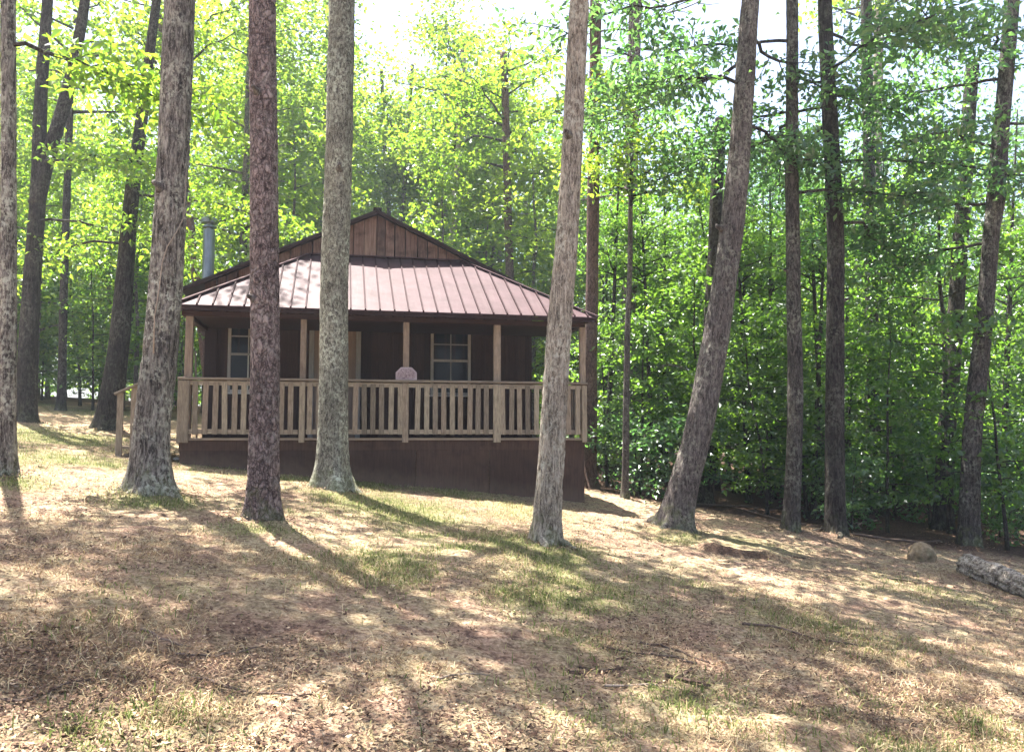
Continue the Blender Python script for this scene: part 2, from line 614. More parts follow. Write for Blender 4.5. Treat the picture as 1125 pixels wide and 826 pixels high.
def bark_trunk(P, rad_fn, seed, n=84, style='furrow', flare=.5, fk=5, dz=.03, fine_top=9.5, amp=.012):
    """a trunk as one skin with furrows in the mesh; P in world, first point at ground"""
    z0, z1 = P[0][2], P[-1][2]
    zs = np.concatenate([np.arange(z0 - .35, min(z0 + fine_top, z1), dz), np.arange(min(z0 + fine_top, z1), z1, .35)])
    C = spline(P, zs)
    rng = np.random.default_rng(seed)
    C[:, 0] += .03 * (fbm(np.stack([zs * .5 + seed, zs * 0, zs * 0], 1), 2) - .5)
    R = np.array([rad_fn(z - z0) for z in zs])
    a = np.arange(n) / n * 2 * PI
    A, Z = np.meshgrid(a, zs)
    Rg = np.repeat(R[:, None], n, 1)
    hz = Z - z0
    ph = rng.random(4) * 6.28
    lob = 1 + .55 * np.cos(fk * A + ph[0]) + .35 * np.cos((fk - 2) * A + ph[1])
    Rg = Rg * (1 + flare * np.exp(-np.maximum(hz, -.2) / .20) * np.maximum(lob, .15) + .25 * flare * np.exp(-np.maximum(hz, 0) / .7))
    cx, cy = np.cos(A), np.sin(A)
    # slow swelling of the outline
    q = np.stack([(cx * 1.3 + seed).ravel(), (cy * 1.3).ravel(), (Z * .8).ravel()], 1)
    Rg = Rg * (1 + .13 * (fbm(q, 2).reshape(A.shape) - .5))
    rr = R.mean()
    if style == 'furrow':
        fr, fz = 26, 5.5
    elif style == 'plate':
        fr, fz = 24, 12
    else:
        fr, fz = 22, 9
    q = np.stack([(cx * rr * fr + seed).ravel(), (cy * rr * fr).ravel(), (Z * fz).ravel()], 1)
    d1 = 1 - np.abs(2 * fbm(q, 2) - 1)
    d2 = fbm(q * 2.7 + 5, 2)
    D = ((d1 - .75) * 1.3 + (d2 - .5) * .7).reshape(A.shape)
    Rg = Rg + amp * D
    v = np.stack([C[:, 0][:, None] + Rg * cx, C[:, 1][:, None] + Rg * cy, Z], -1).reshape(-1, 3)
    k = len(zs)
    i, j = np.meshgrid(np.arange(k - 1), np.arange(n), indexing='ij')
    f = np.stack([i * n + j, i * n + (j + 1) % n, (i + 1) * n + (j + 1) % n, (i + 1) * n + j], -1).reshape(-1, 4)
    return v, f, C


# ------------------------------------------------------------------ foliage
def unit(a):
    return a / (np.linalg.norm(a, axis=-1, keepdims=True) + 1e-9)


def leaves(rng, C, L, wid=.30, tilt=.55, droop=.25):
    n = len(C)
    az = rng.random(n) * 2 * PI
    pt = rng.normal(-.25, .4, n)
    d = np.stack([np.cos(az) * np.cos(pt), np.sin(az) * np.cos(pt), np.sin(pt)], 1)
    up = unit(np.array([0, 0, 1.0]) + rng.normal(0, tilt, (n, 3)))
    s = unit(np.cross(d, up))
    nr = np.cross(s, d)
    Ls = (L * rng.uniform(.65, 1.3, n))[:, None]
    w = Ls * wid
    b = C
    m = C + d * Ls * .5
    tip = C + d * Ls - nr * Ls * droop * rng.uniform(0, 1.2, n)[:, None]
    v = np.stack([b, m + s * w + nr * w * .25, tip, m - s * w + nr * w * .25], 1).reshape(-1, 3)
    f = np.arange(4 * n).reshape(-1, 4)
    return v, f


def limb_path(rng, p0, az, L, rise, droop, k=7):
    t = np.linspace(0, 1, k)
    hx = np.cumsum(np.concatenate([[0], np.cos(rng.normal(0, .18, k - 1))])) / (k - 1) * L
    w = np.cumsum(rng.normal(0, .07, k)) * L * .5
    w -= w[0]
    z = rise * t * L - droop * t * t * L
    return np.stack([p0[0] + math.cos(az) * hx - math.sin(az) * w, p0[1] + math.sin(az) * hx + math.cos(az) * w, p0[2] + z], 1)


def grow(seed, H, r0, base, R, nl, per, nleaf, L, cr, flat=.45, rise=.35, droop=.2, top=True, profile='round', lean=.02, wig=.15, seg=9, wid=.30):
    """a whole tree around its own foot: trunk with limbs, and the crown of leaves"""
    rng = np.random.default_rng(seed)
    k = max(8, int(H / .6))
    t = np.linspace(0, 1, k)
    path = np.stack([np.cumsum(rng.normal(0, wig, k)) * .35 * t + lean * H * t, np.cumsum(rng.normal(0, wig, k)) * .35 * t, -.3 + t * (H + .3)], 1)
    rad = r0 * (1 - t) ** .8 * 1.0 + .008
    rad[0] *= 1.5
    rad[1] *= 1.1
    parts = [tube(path, rad, seg)]
    cl = []
    for i in range(nl):
        f = (i + rng.random()) / nl
        z = base + (H - base) * f * .96
        j = min(k - 1, z / (H + .3) * (k - 1))
        p0 = np.array([np.interp(z, path[:, 2], path[:, q]) for q in (0, 1)] + [z])
        az = i * 2.4 + rng.normal(0, .4)
        if profile == 'round':
            pr = math.sin(PI * min(1, .18 + f * .78)) ** .7
        elif profile == 'cone':
            pr = 1.05 - f * .85
        else:
            pr = .75 + .25 * math.sin(PI * f)
        ln = R * pr * rng.uniform(.7, 1.15)
        lp = limb_path(rng, p0, az, ln, rise * rng.uniform(.4, 1.5), droop)
        rl = max(.006, np.interp(z, path[:, 2], rad) * .45)
        parts.append(tube(lp, np.linspace(rl, .004, len(lp)), 5))
        for c in range(per):
            s = rng.uniform(.3, 1.0) ** .8
            q = np.array([np.interp(s, np.linspace(0, 1, len(lp)), lp[:, x]) for x in range(3)])
            off = rng.normal(0, 1, 3) * np.array([.30, .30, .16]) * ln * .8
            q2 = q + off
            if rng.random() < .5:
                parts.append(tube(np.array([q, (q + q2) / 2 + [0, 0, .04], q2]), [.007, .005, .003], 4, False))
            cl.append((q2, cr * rng.uniform(.6, 1.3)))
    if top:
        for c in range(per * 2):
            cl.append((path[-1] + rng.normal(0, 1, 3) * [R * .25, R * .25, R * .25], cr))
    Cs = []
    for q, r in cl:
        n = int(nleaf * rng.uniform(.5, 1.4))
        u = rng.normal(0, .5, (n, 3)) * r
        u[:, 2] *= flat
        u[:, 2] -= .25 * (u[:, 0] ** 2 + u[:, 1] ** 2) / r * .6
        Cs.append(q + u)
    C = np.vstack(Cs)
    C = C[C[:, 2] > .02]
    return joinvf(parts), leaves(rng, C, L, wid)


FAM = {}


def family(kind, n, seed, bark, leaf, **kw):
    """n grown forms of one kind, as mesh pairs"""
    out = []
    for i in range(n):
        (tv, tf), (lv, lf) = grow(seed + i * 31, **kw)
        out.append((mesh_np('trunk', tv, tf, M[bark], smooth=True), mesh_np('crown', lv, lf, M[leaf])))
    FAM[kind] = out


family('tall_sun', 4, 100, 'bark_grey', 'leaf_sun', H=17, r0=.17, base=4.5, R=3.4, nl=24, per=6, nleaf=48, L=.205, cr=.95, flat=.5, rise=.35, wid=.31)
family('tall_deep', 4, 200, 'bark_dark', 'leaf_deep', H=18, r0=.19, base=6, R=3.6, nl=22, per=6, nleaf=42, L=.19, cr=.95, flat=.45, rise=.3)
family('mid_sun', 4, 300, 'bark_grey', 'leaf_sun', H=8.5, r0=.075, base=1.6, R=2.1, nl=22, per=5, nleaf=38, L=.155, cr=.62, flat=.32, rise=.3, droop=.25)
family('mid_green', 4, 400, 'bark_dark', 'leaf_green', H=7.5, r0=.06, base=1.3, R=1.9, nl=22, per=5, nleaf=36, L=.145, cr=.58, flat=.28, rise=.25, droop=.25)
family('sapling', 5, 500, 'bark_dark', 'leaf_green', H=4.2, r0=.032, base=.7, R=1.35, nl=16, per=4, nleaf=30, L=.125, cr=.45, flat=.22, rise=.2, droop=.22, profile='even')
family('shrub', 4, 600, 'bark_dark', 'leaf_deep', H=1.5, r0=.016, base=.12, R=.75, nl=12, per=4, nleaf=24, L=.10, cr=.28, flat=.4, rise=.5, droop=.3, profile='even')
family('cedar', 2, 700, 'bark_dark', 'needle', H=7.0, r0=.07, base=.8, R=1.5, nl=34, per=6, nleaf=46, L=.11, cr=.36, flat=.4, rise=.0, droop=.3, profile='cone', wid=.16)


def canopy(seed, R, Hc, nl, per, nleaf, L, leaf, cr=.9):
    """upper crown that sits on a tall trunk: limbs and leaves above local zero"""
    rng = np.random.default_rng(seed)
    parts, cl = [], []
    for i in range(nl):
        f = (i + rng.random()) / nl
        p0 = np.array([0, 0, f * Hc * .8])
        az = i * 2.4 + rng.normal(0, .4)
        ln = R * (.55 + .45 * math.sin(PI * (.2 + .7 * f))) * rng.uniform(.7, 1.15)
        lp = limb_path(rng, p0, az, ln, rng.uniform(.2, .7), .15)
        parts.append(tube(lp, np.linspace(.07 * (1 - f * .5), .01, len(lp)), 6))
        for c in range(per):
            s = rng.uniform(.35, 1)
            q = np.array([np.interp(s, np.linspace(0, 1, len(lp)), lp[:, x]) for x in range(3)])
            cl.append((q + rng.normal(0, 1, 3) * [.5, .5, .3], cr * rng.uniform(.6, 1.2)))
    Cs = []
    for q, r in cl:
        n = int(nleaf * rng.uniform(.5, 1.4))
        u = rng.normal(0, .5, (n, 3)) * r
        u[:, 2] *= .4
        Cs.append(q + u)
    lv, lf = leaves(rng, np.vstack(Cs), L)
    bv, bf = joinvf(parts)
    return mesh_np('limb', bv, bf, M['bark_dark'], smooth=True), mesh_np('crown', lv, lf, M[leaf])


CAN = [canopy(901 + i, 3.7, 6.5, 12, 2, 90, .20, 'leaf_green', .95) for i in range(3)]
CANB = [canopy(980 + i, 3.2, 6.0, 15, 5, 36, .24, 'leaf_sun', .9) for i in range(2)]
CAND = [canopy(990 + i, 3.2, 6.5, 15, 4, 40, .26, 'leaf_green', .9) for i in range(2)]
CANP = [canopy(950 + i, 2.4, 5.0, 10, 2, 80, .17, 'needle', .75) for i in range(2)]


def hero(name, label, pts, widths, bark, top_h, seed, cat='tree', crown=None, crown_z=None, crown_s=1.0, style='furrow', flare=.5, fk=5, n=84, amp=.012, extra=None, dz=.03):
    """widths: picture widths (base above flare, high) used with the depth to get radii"""
    b, P, Y = hero_path(pts, top_h)
    MOUNDS.append((b[0], b[1], .07, .55))
    r0, r1 = widths[0] / FPX * Y / 2, widths[1] / FPX * Y / 2
    hvis = at(pts[-1][0], pts[-1][1], Y)[2] - b[2]

    def rf(h):
        r = r0 + (r1 - r0) * min(1, max(0, h) / hvis)
        if h > hvis:
            r = r1 * max(.12, 1 - (h - hvis) / (top_h - hvis + 1.5) * .9)
        return r
    v, f, C = bark_trunk(P, rf, seed, n, style, flare, fk, dz, min(9.5, hvis + .6), amp)
    root = thing(name, label, cat, tuple(b))
    me = mesh_np('trunk', v - b, f, M[bark], smooth=True)
    tr = link('trunk', me, root)
    if crown is not None:
        i = min(len(C) - 1, int(np.searchsorted(C[:, 2], b[2] + (crown_z or top_h - 5))))
        for nm, m_ in zip(('limb', 'crown'), crown):
            o = link(nm, m_, root, tuple(C[i] - b))
            o.rotation_euler = (0, 0, seed * 1.3)
            o.scale = (crown_s,) * 3
    HERO[name + str(seed)] = (root, b, Y, C, rf)
    return root, b, Y, C, rf


hero('oak_tree', 'slim grey-barked tree whose trunk runs up the very edge of the photo beside the lawn', [(8, 528), (10, 300), (10, 150), (9, 0)], (17.5, 15), 'bark_oak', 14, 1, crown=CAN[0], crown_z=10.5, crown_s=.7, flare=.45, amp=.009)
hero('oak_tree', 'thick grey furrowed oak with moss at its foot, standing before the porch corner and steps', [(167, 545), (167, 480), (175.5, 400), (184.5, 280), (189, 200), (197.5, 0)], (36, 32), 'bark_oak', 17, 2, crown=CAN[1], crown_z=11.5, crown_s=.95, flare=.6, amp=.018, n=110)
hero('pine_tree', 'straight pine with scaly purplish brown bark, standing in front of the porch window', [(290, 577), (291, 400), (290, 200), (289, 0)], (31.5, 29.5), 'bark_pine', 18, 3, crown=CANP[0], crown_z=12.0, crown_s=1.4, style='plate', flare=.38, amp=.014, n=96)
hero('oak_tree', 'grey lichen-spotted tree with a wide flared foot, standing in front of the cabin door', [(365, 540), (366, 430), (369, 270), (373, 120), (375.5, 0)], (31, 28.5), 'bark_lichen', 17, 4, crown=CAN[2], crown_z=11.0, crown_s=1.2, flare=.75, amp=.016, n=100)
hero('oak_tree', 'pale tan-barked tree, slightly leaning, before the far corner of the porch', [(598, 602), (605, 520), (610.5, 430), (616, 340), (622, 260), (636.5, 0)], (29, 21), 'bark_pale', 15, 5, crown=CAN[0], crown_z=10.0, crown_s=.9, flare=.34, amp=.014, n=96)
hero('oak_tree', 'strongly leaning grey tree at the edge of the clearing, past the cabin', [(738, 583), (752, 530), (765, 480), (781, 400), (800, 280), (825, 0)], (33, 19.5), 'bark_grey', 15, 6, crown=CAN[1], crown_z=10.0, crown_s=.9, flare=.42, amp=.016, n=96)
hero('oak_tree', 'speckled grey trunk at the wood edge, just beside the thicker black trunk', [(868, 588), (873, 480), (871, 280), (870, 130), (870, 0)], (17, 12.5), 'bark_shade', 15, 7, crown=CAN[2], crown_z=9.5, crown_s=.95, flare=.4, amp=.013)
hero('oak_tree', 'thick near-black trunk at the wood edge, bending a little near the top', [(917, 590), (917, 430), (918, 280), (912, 140), (906, 0)], (20.5, 15.5), 'bark_dark', 16, 8, crown=CAN[0], crown_z=9.5, crown_s=.95, flare=.3, amp=.012)
R11 = hero('oak_tree', 'dark trunk with a forked upper stem, standing behind the fallen grey log', [(1064, 603), (1067, 500), (1076, 400), (1086, 290), (1095, 190), (1108, 30)], (20.5, 14), 'bark_shade', 15, 9, crown=CAN[1], crown_z=9.5, crown_s=.9, flare=.3, amp=.012)
RB = hero('oak_tree', 'dark tree forking into two stems, on the lawn edge beyond the slim edge tree', [(27, 466), (30, 400), (36, 300), (42, 200), (45, 100), (52, 0)], (21, 11), 'bark_dark', 16, 10, crown=CAN[2], crown_z=11.0, crown_s=.7, flare=.35, amp=.012)
hero('oak_tree', 'dark leaning trunk beyond the porch steps, partly hidden by the thick furrowed oak', [(117, 474), (128, 400), (137, 300), (146, 200), (161, 90)], (24, 11), 'bark_dark', 16, 11, crown=CAN[0], crown_z=11.0, crown_s=.65, flare=.4, amp=.012)

for key, px, py, dx, sz in (('oak_tree6', 792, 252, -1, .05), ('pine_tree3', 291, 108, -.2, .035), ('pine_tree3', 284, 330, -.7, .03), ('oak_tree5', 612, 152, -.5, .04), ('oak_tree7', 866, 300, -1, .03), ('oak_tree8', 925, 330, 1, .03), ('oak_tree2', 183, 210, -.4, .05), ('oak_tree4', 372, 190, .3, .045)):
    root, b, Y, C, rf = HERO[key]
    q = at(px, py, Y)
    i = int(np.argmin(abs(C[:, 2] - q[2])))
    r = rf(q[2] - b[2])
    d = unit(np.array([dx, -1 if abs(dx) < 1 else -.35, .35]))
    h = C[i] + unit(d * [1, 1, 0]) * (r - .03) - b
    v, f = tube(np.array([h, h + d * .03, h + d * .06, h + d * (.07 + sz * 1.4)]), np.array([1.5, 1.2, .8, .55]) * sz, 12)
    v = v + (fbm(v * 40, 2) - .5)[:, None] * .02
    link('branch_stub', mesh_np('branch_stub', v, f, M['bark_grey'], smooth=True), root)

# second stems of the two forked trees
for (root, b, Y, C, rf), pts, w in ((R11, [(1086, 280), (1098, 230), (1104, 150), (1112, 60), (1122, -60)], (10, 6)), (RB, [(40, 225), (52, 175), (66, 130), (80, 75), (92, 10), (100, -60)], (17, 9))):
    P = np.array([at(px, py, Y) for px, py in pts])
    zs = np.arange(P[0][2], P[-1][2], .12)
    Cp = spline(P, zs)
    v, f = tube(Cp, np.linspace(w[0], w[1], len(zs)) / FPX * Y / 2, 20)
    link('trunk', mesh_np('trunk', v - b, f, M['bark_shade' if root is R11[0] else 'bark_dark'], smooth=True), root)

# ------------------------------------------------------------------ cabin
TH = math.radians(12)
CO = np.array([-5.15, 12.7, CAM_Z])
CX, CY = np.array([math.cos(TH), math.sin(TH), 0]), np.array([-math.sin(TH), math.cos(TH), 0])
cabin = thing('cabin', 'small brown wooden cabin with a railed porch under a purplish metal roof', 'cabin', tuple(CO), TH)


def cw(u, v, w):
    return CO + u * CX + v * CY + np.array([0, 0, w])


def proj(p):
    d = np.asarray(p) - np.array([0, 0, CAM_Z])
    z = d @ CF
    return W0 / 2 + FPX * d[0] / z, H0 / 2 - FPX * (d @ CU) / z


def u_of(px, v, w=.5):
    us = np.linspace(-3, 10, 2601)
    xs = np.array([proj(cw(u, v, w))[0] for u in us])
    return float(us[np.argmin(abs(xs - px))])


def w_of(py, u, v):
    ws = np.linspace(-2, 6, 1601)
    ys = np.array([proj(cw(u, v, w))[1] for w in ws])
    return float(ws[np.argmin(abs(ys - py))])


rng = np.random.default_rng(5)
UL, UR = u_of(197, 0), u_of(643, 0)      # porch deck ends
VW = 1.95                                # porch depth
WL, WR, VB = UL + .05, 6.05, 8.2         # body of the cabin
UC = (WL + WR) / 2 + .02
PK = w_of(230, UC, VW - .2)              # peak of the gable rake
SL = .47


def rake(u):
    return PK - SL * abs(u - UC)


# deck boards, rim, skirting
b = MB()
v0 = -.04
for i in range(14):
    b.box((UL, v0 + i * .142, -.038), (UR, v0 + i * .142 + .136, 0))
b.build('porch_floor', M['deck_wood'], cabin, .003)
b = MB()
b.box((UL + .01, 0, -.20), (UR - .01, .04, -.042))
b.box((UL + .01, .04, -.20), (UL + .05, VW, -.042))
b.box((UR - .05, .04, -.20), (UR - .01, VW, -.042))
b.build('rim_board', M['skirt_wood'], cabin, .003)
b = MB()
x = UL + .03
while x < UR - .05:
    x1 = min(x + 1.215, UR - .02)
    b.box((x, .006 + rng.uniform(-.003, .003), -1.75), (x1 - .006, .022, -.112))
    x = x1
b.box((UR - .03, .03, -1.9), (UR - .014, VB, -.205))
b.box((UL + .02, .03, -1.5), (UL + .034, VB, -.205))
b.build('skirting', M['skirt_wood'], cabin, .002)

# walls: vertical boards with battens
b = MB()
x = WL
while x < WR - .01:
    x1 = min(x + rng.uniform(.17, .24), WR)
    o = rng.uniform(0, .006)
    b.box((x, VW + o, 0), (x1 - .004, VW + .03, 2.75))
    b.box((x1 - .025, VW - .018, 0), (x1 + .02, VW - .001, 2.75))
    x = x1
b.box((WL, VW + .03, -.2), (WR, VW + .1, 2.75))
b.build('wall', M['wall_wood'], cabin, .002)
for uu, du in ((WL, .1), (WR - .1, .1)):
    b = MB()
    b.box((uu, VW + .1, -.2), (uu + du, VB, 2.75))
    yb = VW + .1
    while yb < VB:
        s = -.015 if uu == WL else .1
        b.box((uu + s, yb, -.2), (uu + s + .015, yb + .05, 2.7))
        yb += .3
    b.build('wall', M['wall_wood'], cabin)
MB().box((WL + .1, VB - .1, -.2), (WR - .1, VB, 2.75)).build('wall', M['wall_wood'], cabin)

# gable boards
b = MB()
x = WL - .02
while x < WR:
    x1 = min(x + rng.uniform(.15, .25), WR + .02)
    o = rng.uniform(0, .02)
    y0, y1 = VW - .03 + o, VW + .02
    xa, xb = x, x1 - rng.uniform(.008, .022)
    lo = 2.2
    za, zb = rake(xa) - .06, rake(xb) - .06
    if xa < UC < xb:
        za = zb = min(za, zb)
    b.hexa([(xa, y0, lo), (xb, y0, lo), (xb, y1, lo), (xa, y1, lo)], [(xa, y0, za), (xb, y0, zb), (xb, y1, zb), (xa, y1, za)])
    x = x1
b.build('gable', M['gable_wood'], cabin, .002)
MB().hexa([(WL + .1, VW + .03, 2.75), (WR - .1, VW + .03, 2.75), (WR - .1, VB, 2.75), (WL + .1, VB, 2.75)],
          [(WL + .1, VW + .03, rake(WL) - .1), (WR - .1, VW + .03, rake(WR) - .1), (WR - .1, VB, rake(WR) - .1), (WL + .1, VB, rake(WL) - .1)]).build('ceiling', M['wall_wood'], cabin)

# main roof, two slopes with rake boards
OV = .42
va, vb = VW - .22, VB + .3
for s, e in ((-1, WL - OV), (1, WR + OV)):
    b = MB()
    t = .028
    b.hexa([(UC, va, PK - t), (e, va, rake(e) - t), (e, vb, rake(e) - t), (UC, vb, PK - t)] if s > 0 else [(e, va, rake(e) - t), (UC, va, PK - t), (UC, vb, PK - t), (e, vb, rake(e) - t)],
           [(UC, va, PK), (e, va, rake(e)), (e, vb, rake(e)), (UC, vb, PK)] if s > 0 else [(e, va, rake(e)), (UC, va, PK), (UC, vb, PK), (e, vb, rake(e))])
    rf_ = b.build('roof', M['roof_dark'], cabin)
    b = MB()
    b.bar((UC, va + .014, PK - .056), (e, va + .014, rake(e) - .056), .022, .05)
    b.build('rake_board', M['fascia_wood'], rf_, .003)
    b = MB()
    n_ = int((vb - va) / .4)
    for i in range(1, n_ + 1):
        y = va + .02 + i * .4
        b.bar((UC + s * .03, y, PK + .008), (e, y, rake(e) + .018), .045, .022)
    b.build('seam_rib', M['roof_metal'], rf_)
MB().bar((UC, va - .01, PK + .015), (UC, vb, PK + .015), .16, .03).build('ridge_cap', M['roof_dark'], cabin)

# porch roof: hipped, ribbed metal
EW = w_of(336.5, 1.0, -.3)
A = np.array([UL - .06, -.30, EW])
B = np.array([UR + .13, -.30, EW])
PT = w_of(283, u_of(395, VW, 3.4), VW)
Cc = np.array([A[0] + 1.90, VW - .045, PT])
Dd = np.array([B[0] - 1.98, VW - .045, PT])
E = np.array([A[0], VW - .045, EW])
F = np.array([B[0], VW - .045, EW])


def slab(b, poly, t=.022):
    dn = np.array([0, 0, -t])
    n = len(poly)
    v = [tuple(p) for p in poly] + [tuple(p + dn) for p in poly]
    f = [tuple(range(n)), tuple(range(2 * n - 1, n - 1, -1))]
    f += [(i, i + n, (i + 1) % n + n, (i + 1) % n) for i in range(n)]
    b.add(v, f)


b = MB()
slab(b, [A, B, Dd, Cc])
proof = b.build('porch_roof', M['roof_metal'], cabin)
b = MB()
slab(b, [A + [-.004, .006, 0], Cc + [-.004, .006, 0], E + [-.004, 0, 0]])
b.build('hip_face', M['roof_metal'], proof)
b = MB()
slab(b, [B + [.004, .006, 0], F + [.004, 0, 0], Dd + [.004, .006, 0]])
b.build('hip_face', M['roof_metal'], proof)
b = MB()
m, nt, out = newmat('roof_seam_shade')  # darker than the panels: shadow lines beside the ribs put into the colour
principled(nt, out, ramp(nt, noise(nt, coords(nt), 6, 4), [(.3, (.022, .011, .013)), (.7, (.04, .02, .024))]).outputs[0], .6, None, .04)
M['roof_seam_shade'] = m
sl = (PT - EW) / (Cc[1] - A[1])
u = A[0] + .09
while u < B[0]:
    # up-slope line clipped by the hips and the wall
    k = min((u - A[0]) / (Cc[0] - A[0]), (B[0] - u) / (B[0] - Dd[0]), 1.0)
    y1 = A[1] + (Cc[1] - A[1]) * k
    if k > .03:
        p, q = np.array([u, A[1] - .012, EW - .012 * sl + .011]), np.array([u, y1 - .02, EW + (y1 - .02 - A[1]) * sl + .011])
        MB().bar(p, q, .022, .04).build('seam_rib', M['roof_seam_shade'], proof)
    u += .232
for P0, P1, sx in ((A, Cc, -1), (B, Dd, 1)):
    for i in range(1, 6):
        y = P0[1] + (E[1] - P0[1]) * i / 6
        k = (y - P0[1]) / (E[1] - P0[1])
        top = P0 + (P1 - P0) * k
        MB().bar((P0[0] + sx * .01, y, EW + .008), (top[0] + sx * .04, y, top[2] - .005), .03, .04).build('seam_rib', M['roof_seam_shade'], proof)
for P0, P1 in ((A, Cc), (B, Dd)):
    MB().bar(tuple(P0 + [0, 0, .022]), tuple(P1 + [0, 0, .022]), .11, .02).build('hip_cap', M['roof_metal'], proof)
MB().bar(tuple(Cc + [0, -.01, .02]), tuple(Dd + [0, -.01, .02]), .08, .02).build('flashing', M['roof_metal'], proof)

# eave beam, rafters, porch ceiling
HB = EW - .05
b = MB().box((UL, -.02, HB - .085), (UR, .10, HB - .005))
b.build('eave_beam', M['fascia_wood'], cabin, .004)
MB().box((A[0] + .02, A[1] + .012, EW - .082), (B[0] - .02, A[1] + .032, EW - .028)).build('fascia', M['fascia_wood'], cabin, .003)
MB().box((UL + .02, .10, HB - .02), (UR - .02, VW - .02, HB - .003)).build('porch_ceiling', M['wall_wood'], cabin)
for uu in (UL, UR - .1):
    MB().box((uu, .102, HB - .085), (uu + .1, VW - .02, HB - .025)).build('side_beam', M['fascia_wood'], cabin, .004)

# posts and railing
post_u = [u_of(206, .04), u_of(332, .04), u_of(445.5, .04), u_of(546, .04), u_of(640, .04)]
for i, uu in enumerate(post_u):
    b = MB()
    w = .115 if i in (0, 3) else .095
    b.box((uu - w / 2, -.005, 0.001), (uu + w / 2, .09, HB - .087))
    b.build('post', M['post_wood'], cabin, .005)
RT = .92


def baluster(b, u, v, du, dv, lean):
    b.hexa([(u - du, v - dv, .055), (u + du, v - dv, .055), (u + du, v + dv, .055), (u - du, v + dv, .055)],
           [(u - du + lean, v - dv, RT - .052), (u + du + lean, v - dv, RT - .052), (u + du + lean, v + dv, RT - .052), (u - du + lean, v + dv, RT - .052)])


b = MB()
b.bar((UL - .02, -.035, RT), (UR + .02, -.035, RT + .01), .135, .036)
rail = b.build('railing', M['rail_long'], cabin, .004)
b = MB()
b.bar((UL, -.03, RT - .066), (UR, -.03, RT - .06), .035, .07)
b.build('upper_rail', M['rail_long'], rail, .003)
b = MB()
edges = [UL + .01] + [p for p in post_u[1:-1]] + [UR - .01]
for a_, c_ in zip(edges[:-1], edges[1:]):
    b.bar((a_ + .06, -.028, .098 + rng.uniform(-.008, .008)), (c_ - .06, -.028, .098 + rng.uniform(-.008, .008)), .038, .075)
b.build('lower_rail', M['rail_long'], rail, .003)
x = post_u[0] + .135
while x < UR - .08:
    if min(abs(x - p) for p in post_u) > .075:
        b = MB()
        baluster(b, x + rng.uniform(-.008, .008), -.062, .041, .012, rng.normal(0, .007))
        b.build('baluster', M['rail_wood'], rail, .003)
    x += .143
for px, wd in ((post_u[0] - .045, .17), (post_u[3] - .02, .125), (post_u[2] - .01, .10), (post_u[1], .09), (post_u[4], .085)):
    MB().box((px - wd / 2, -.082, -.075), (px + wd / 2, -.052, RT - .03)).build('newel', M['rail_wood'], rail, .004)
# far end railing
b = MB().bar((UR - .05, .09, RT), (UR - .05, VW, RT), .13, .036)
side = b.build('railing', M['deck_wood'], cabin, .003)
MB().bar((UR - .05, .09, .1), (UR - .05, VW, .1), .038, .075).build('lower_rail', M['deck_wood'], side)
y = .22
while y < VW - .05:
    b = MB()
    b.box((UR - .062, y - .04, .055), (UR - .038, y + .04, RT - .02))
    b.build('baluster', M['rail_wood'], side, .003)
    y += .145


# windows and door
def window(px0, px1, py0, py1):
    v = VW - .02
    u0, u1 = u_of(px0, v, 1.2), u_of(px1, v, 1.2)
    w1, w0 = w_of(py0, u0, v), w_of(py1, u0, v)
    b = MB()
    fw = .055
    y0, y1 = v - .03, v + .01
    b.box((u0, y0, w0), (u0 + fw, y1, w1))
    b.box((u1 - fw, y0, w0), (u1, y1, w1))
    b.box((u0 + fw, y0, w1 - fw), (u1 - fw, y1, w1))
    b.box((u0 + fw, y0, w0), (u1 - fw, y1, w0 + .05))
    win = b.build('window', M['frame_wood'], cabin, .004)
    MB().box((u0 - .03, y0 - .05, w0 - .03), (u1 + .03, y0 + .01, w0 - .001)).build('sill', M['frame_wood'], win, .004)
    wm = (w0 + w1) / 2 - .01
    um = (u0 + u1) / 2
    for lo, hi, o in ((w0 + .05, wm, .006), (wm, w1 - fw, 0)):
        MB().box((u0 + fw, v + .002 - o, lo), (u1 - fw, v + .009 - o, hi)).build('pane', M['window_glass'], win)
    MB().box((u0 + fw, v - .022, wm - .022), (u1 - fw, v - .006, wm + .022)).build('meeting_rail', M['frame_wood'], win, .003)
    b = MB()
    b.box((um - .011, v - .014, wm + .022), (um + .011, v + .0, w1 - fw))
    hm = (wm + w1 - fw) / 2
    b.box((u0 + fw, v - .0125, hm - .011), (um - .011, v + .0, hm + .011))
    b.box((um + .011, v - .0125, hm - .011), (u1 - fw, v + .0, hm + .011))
    b.build('muntin', M['frame_wood'], win)
    b = MB()
    b.box((um - .011, v - .018, w0 + .05), (um + .011, v - .005, wm - .022))
    b.build('muntin', M['frame_wood'], win)
    return win


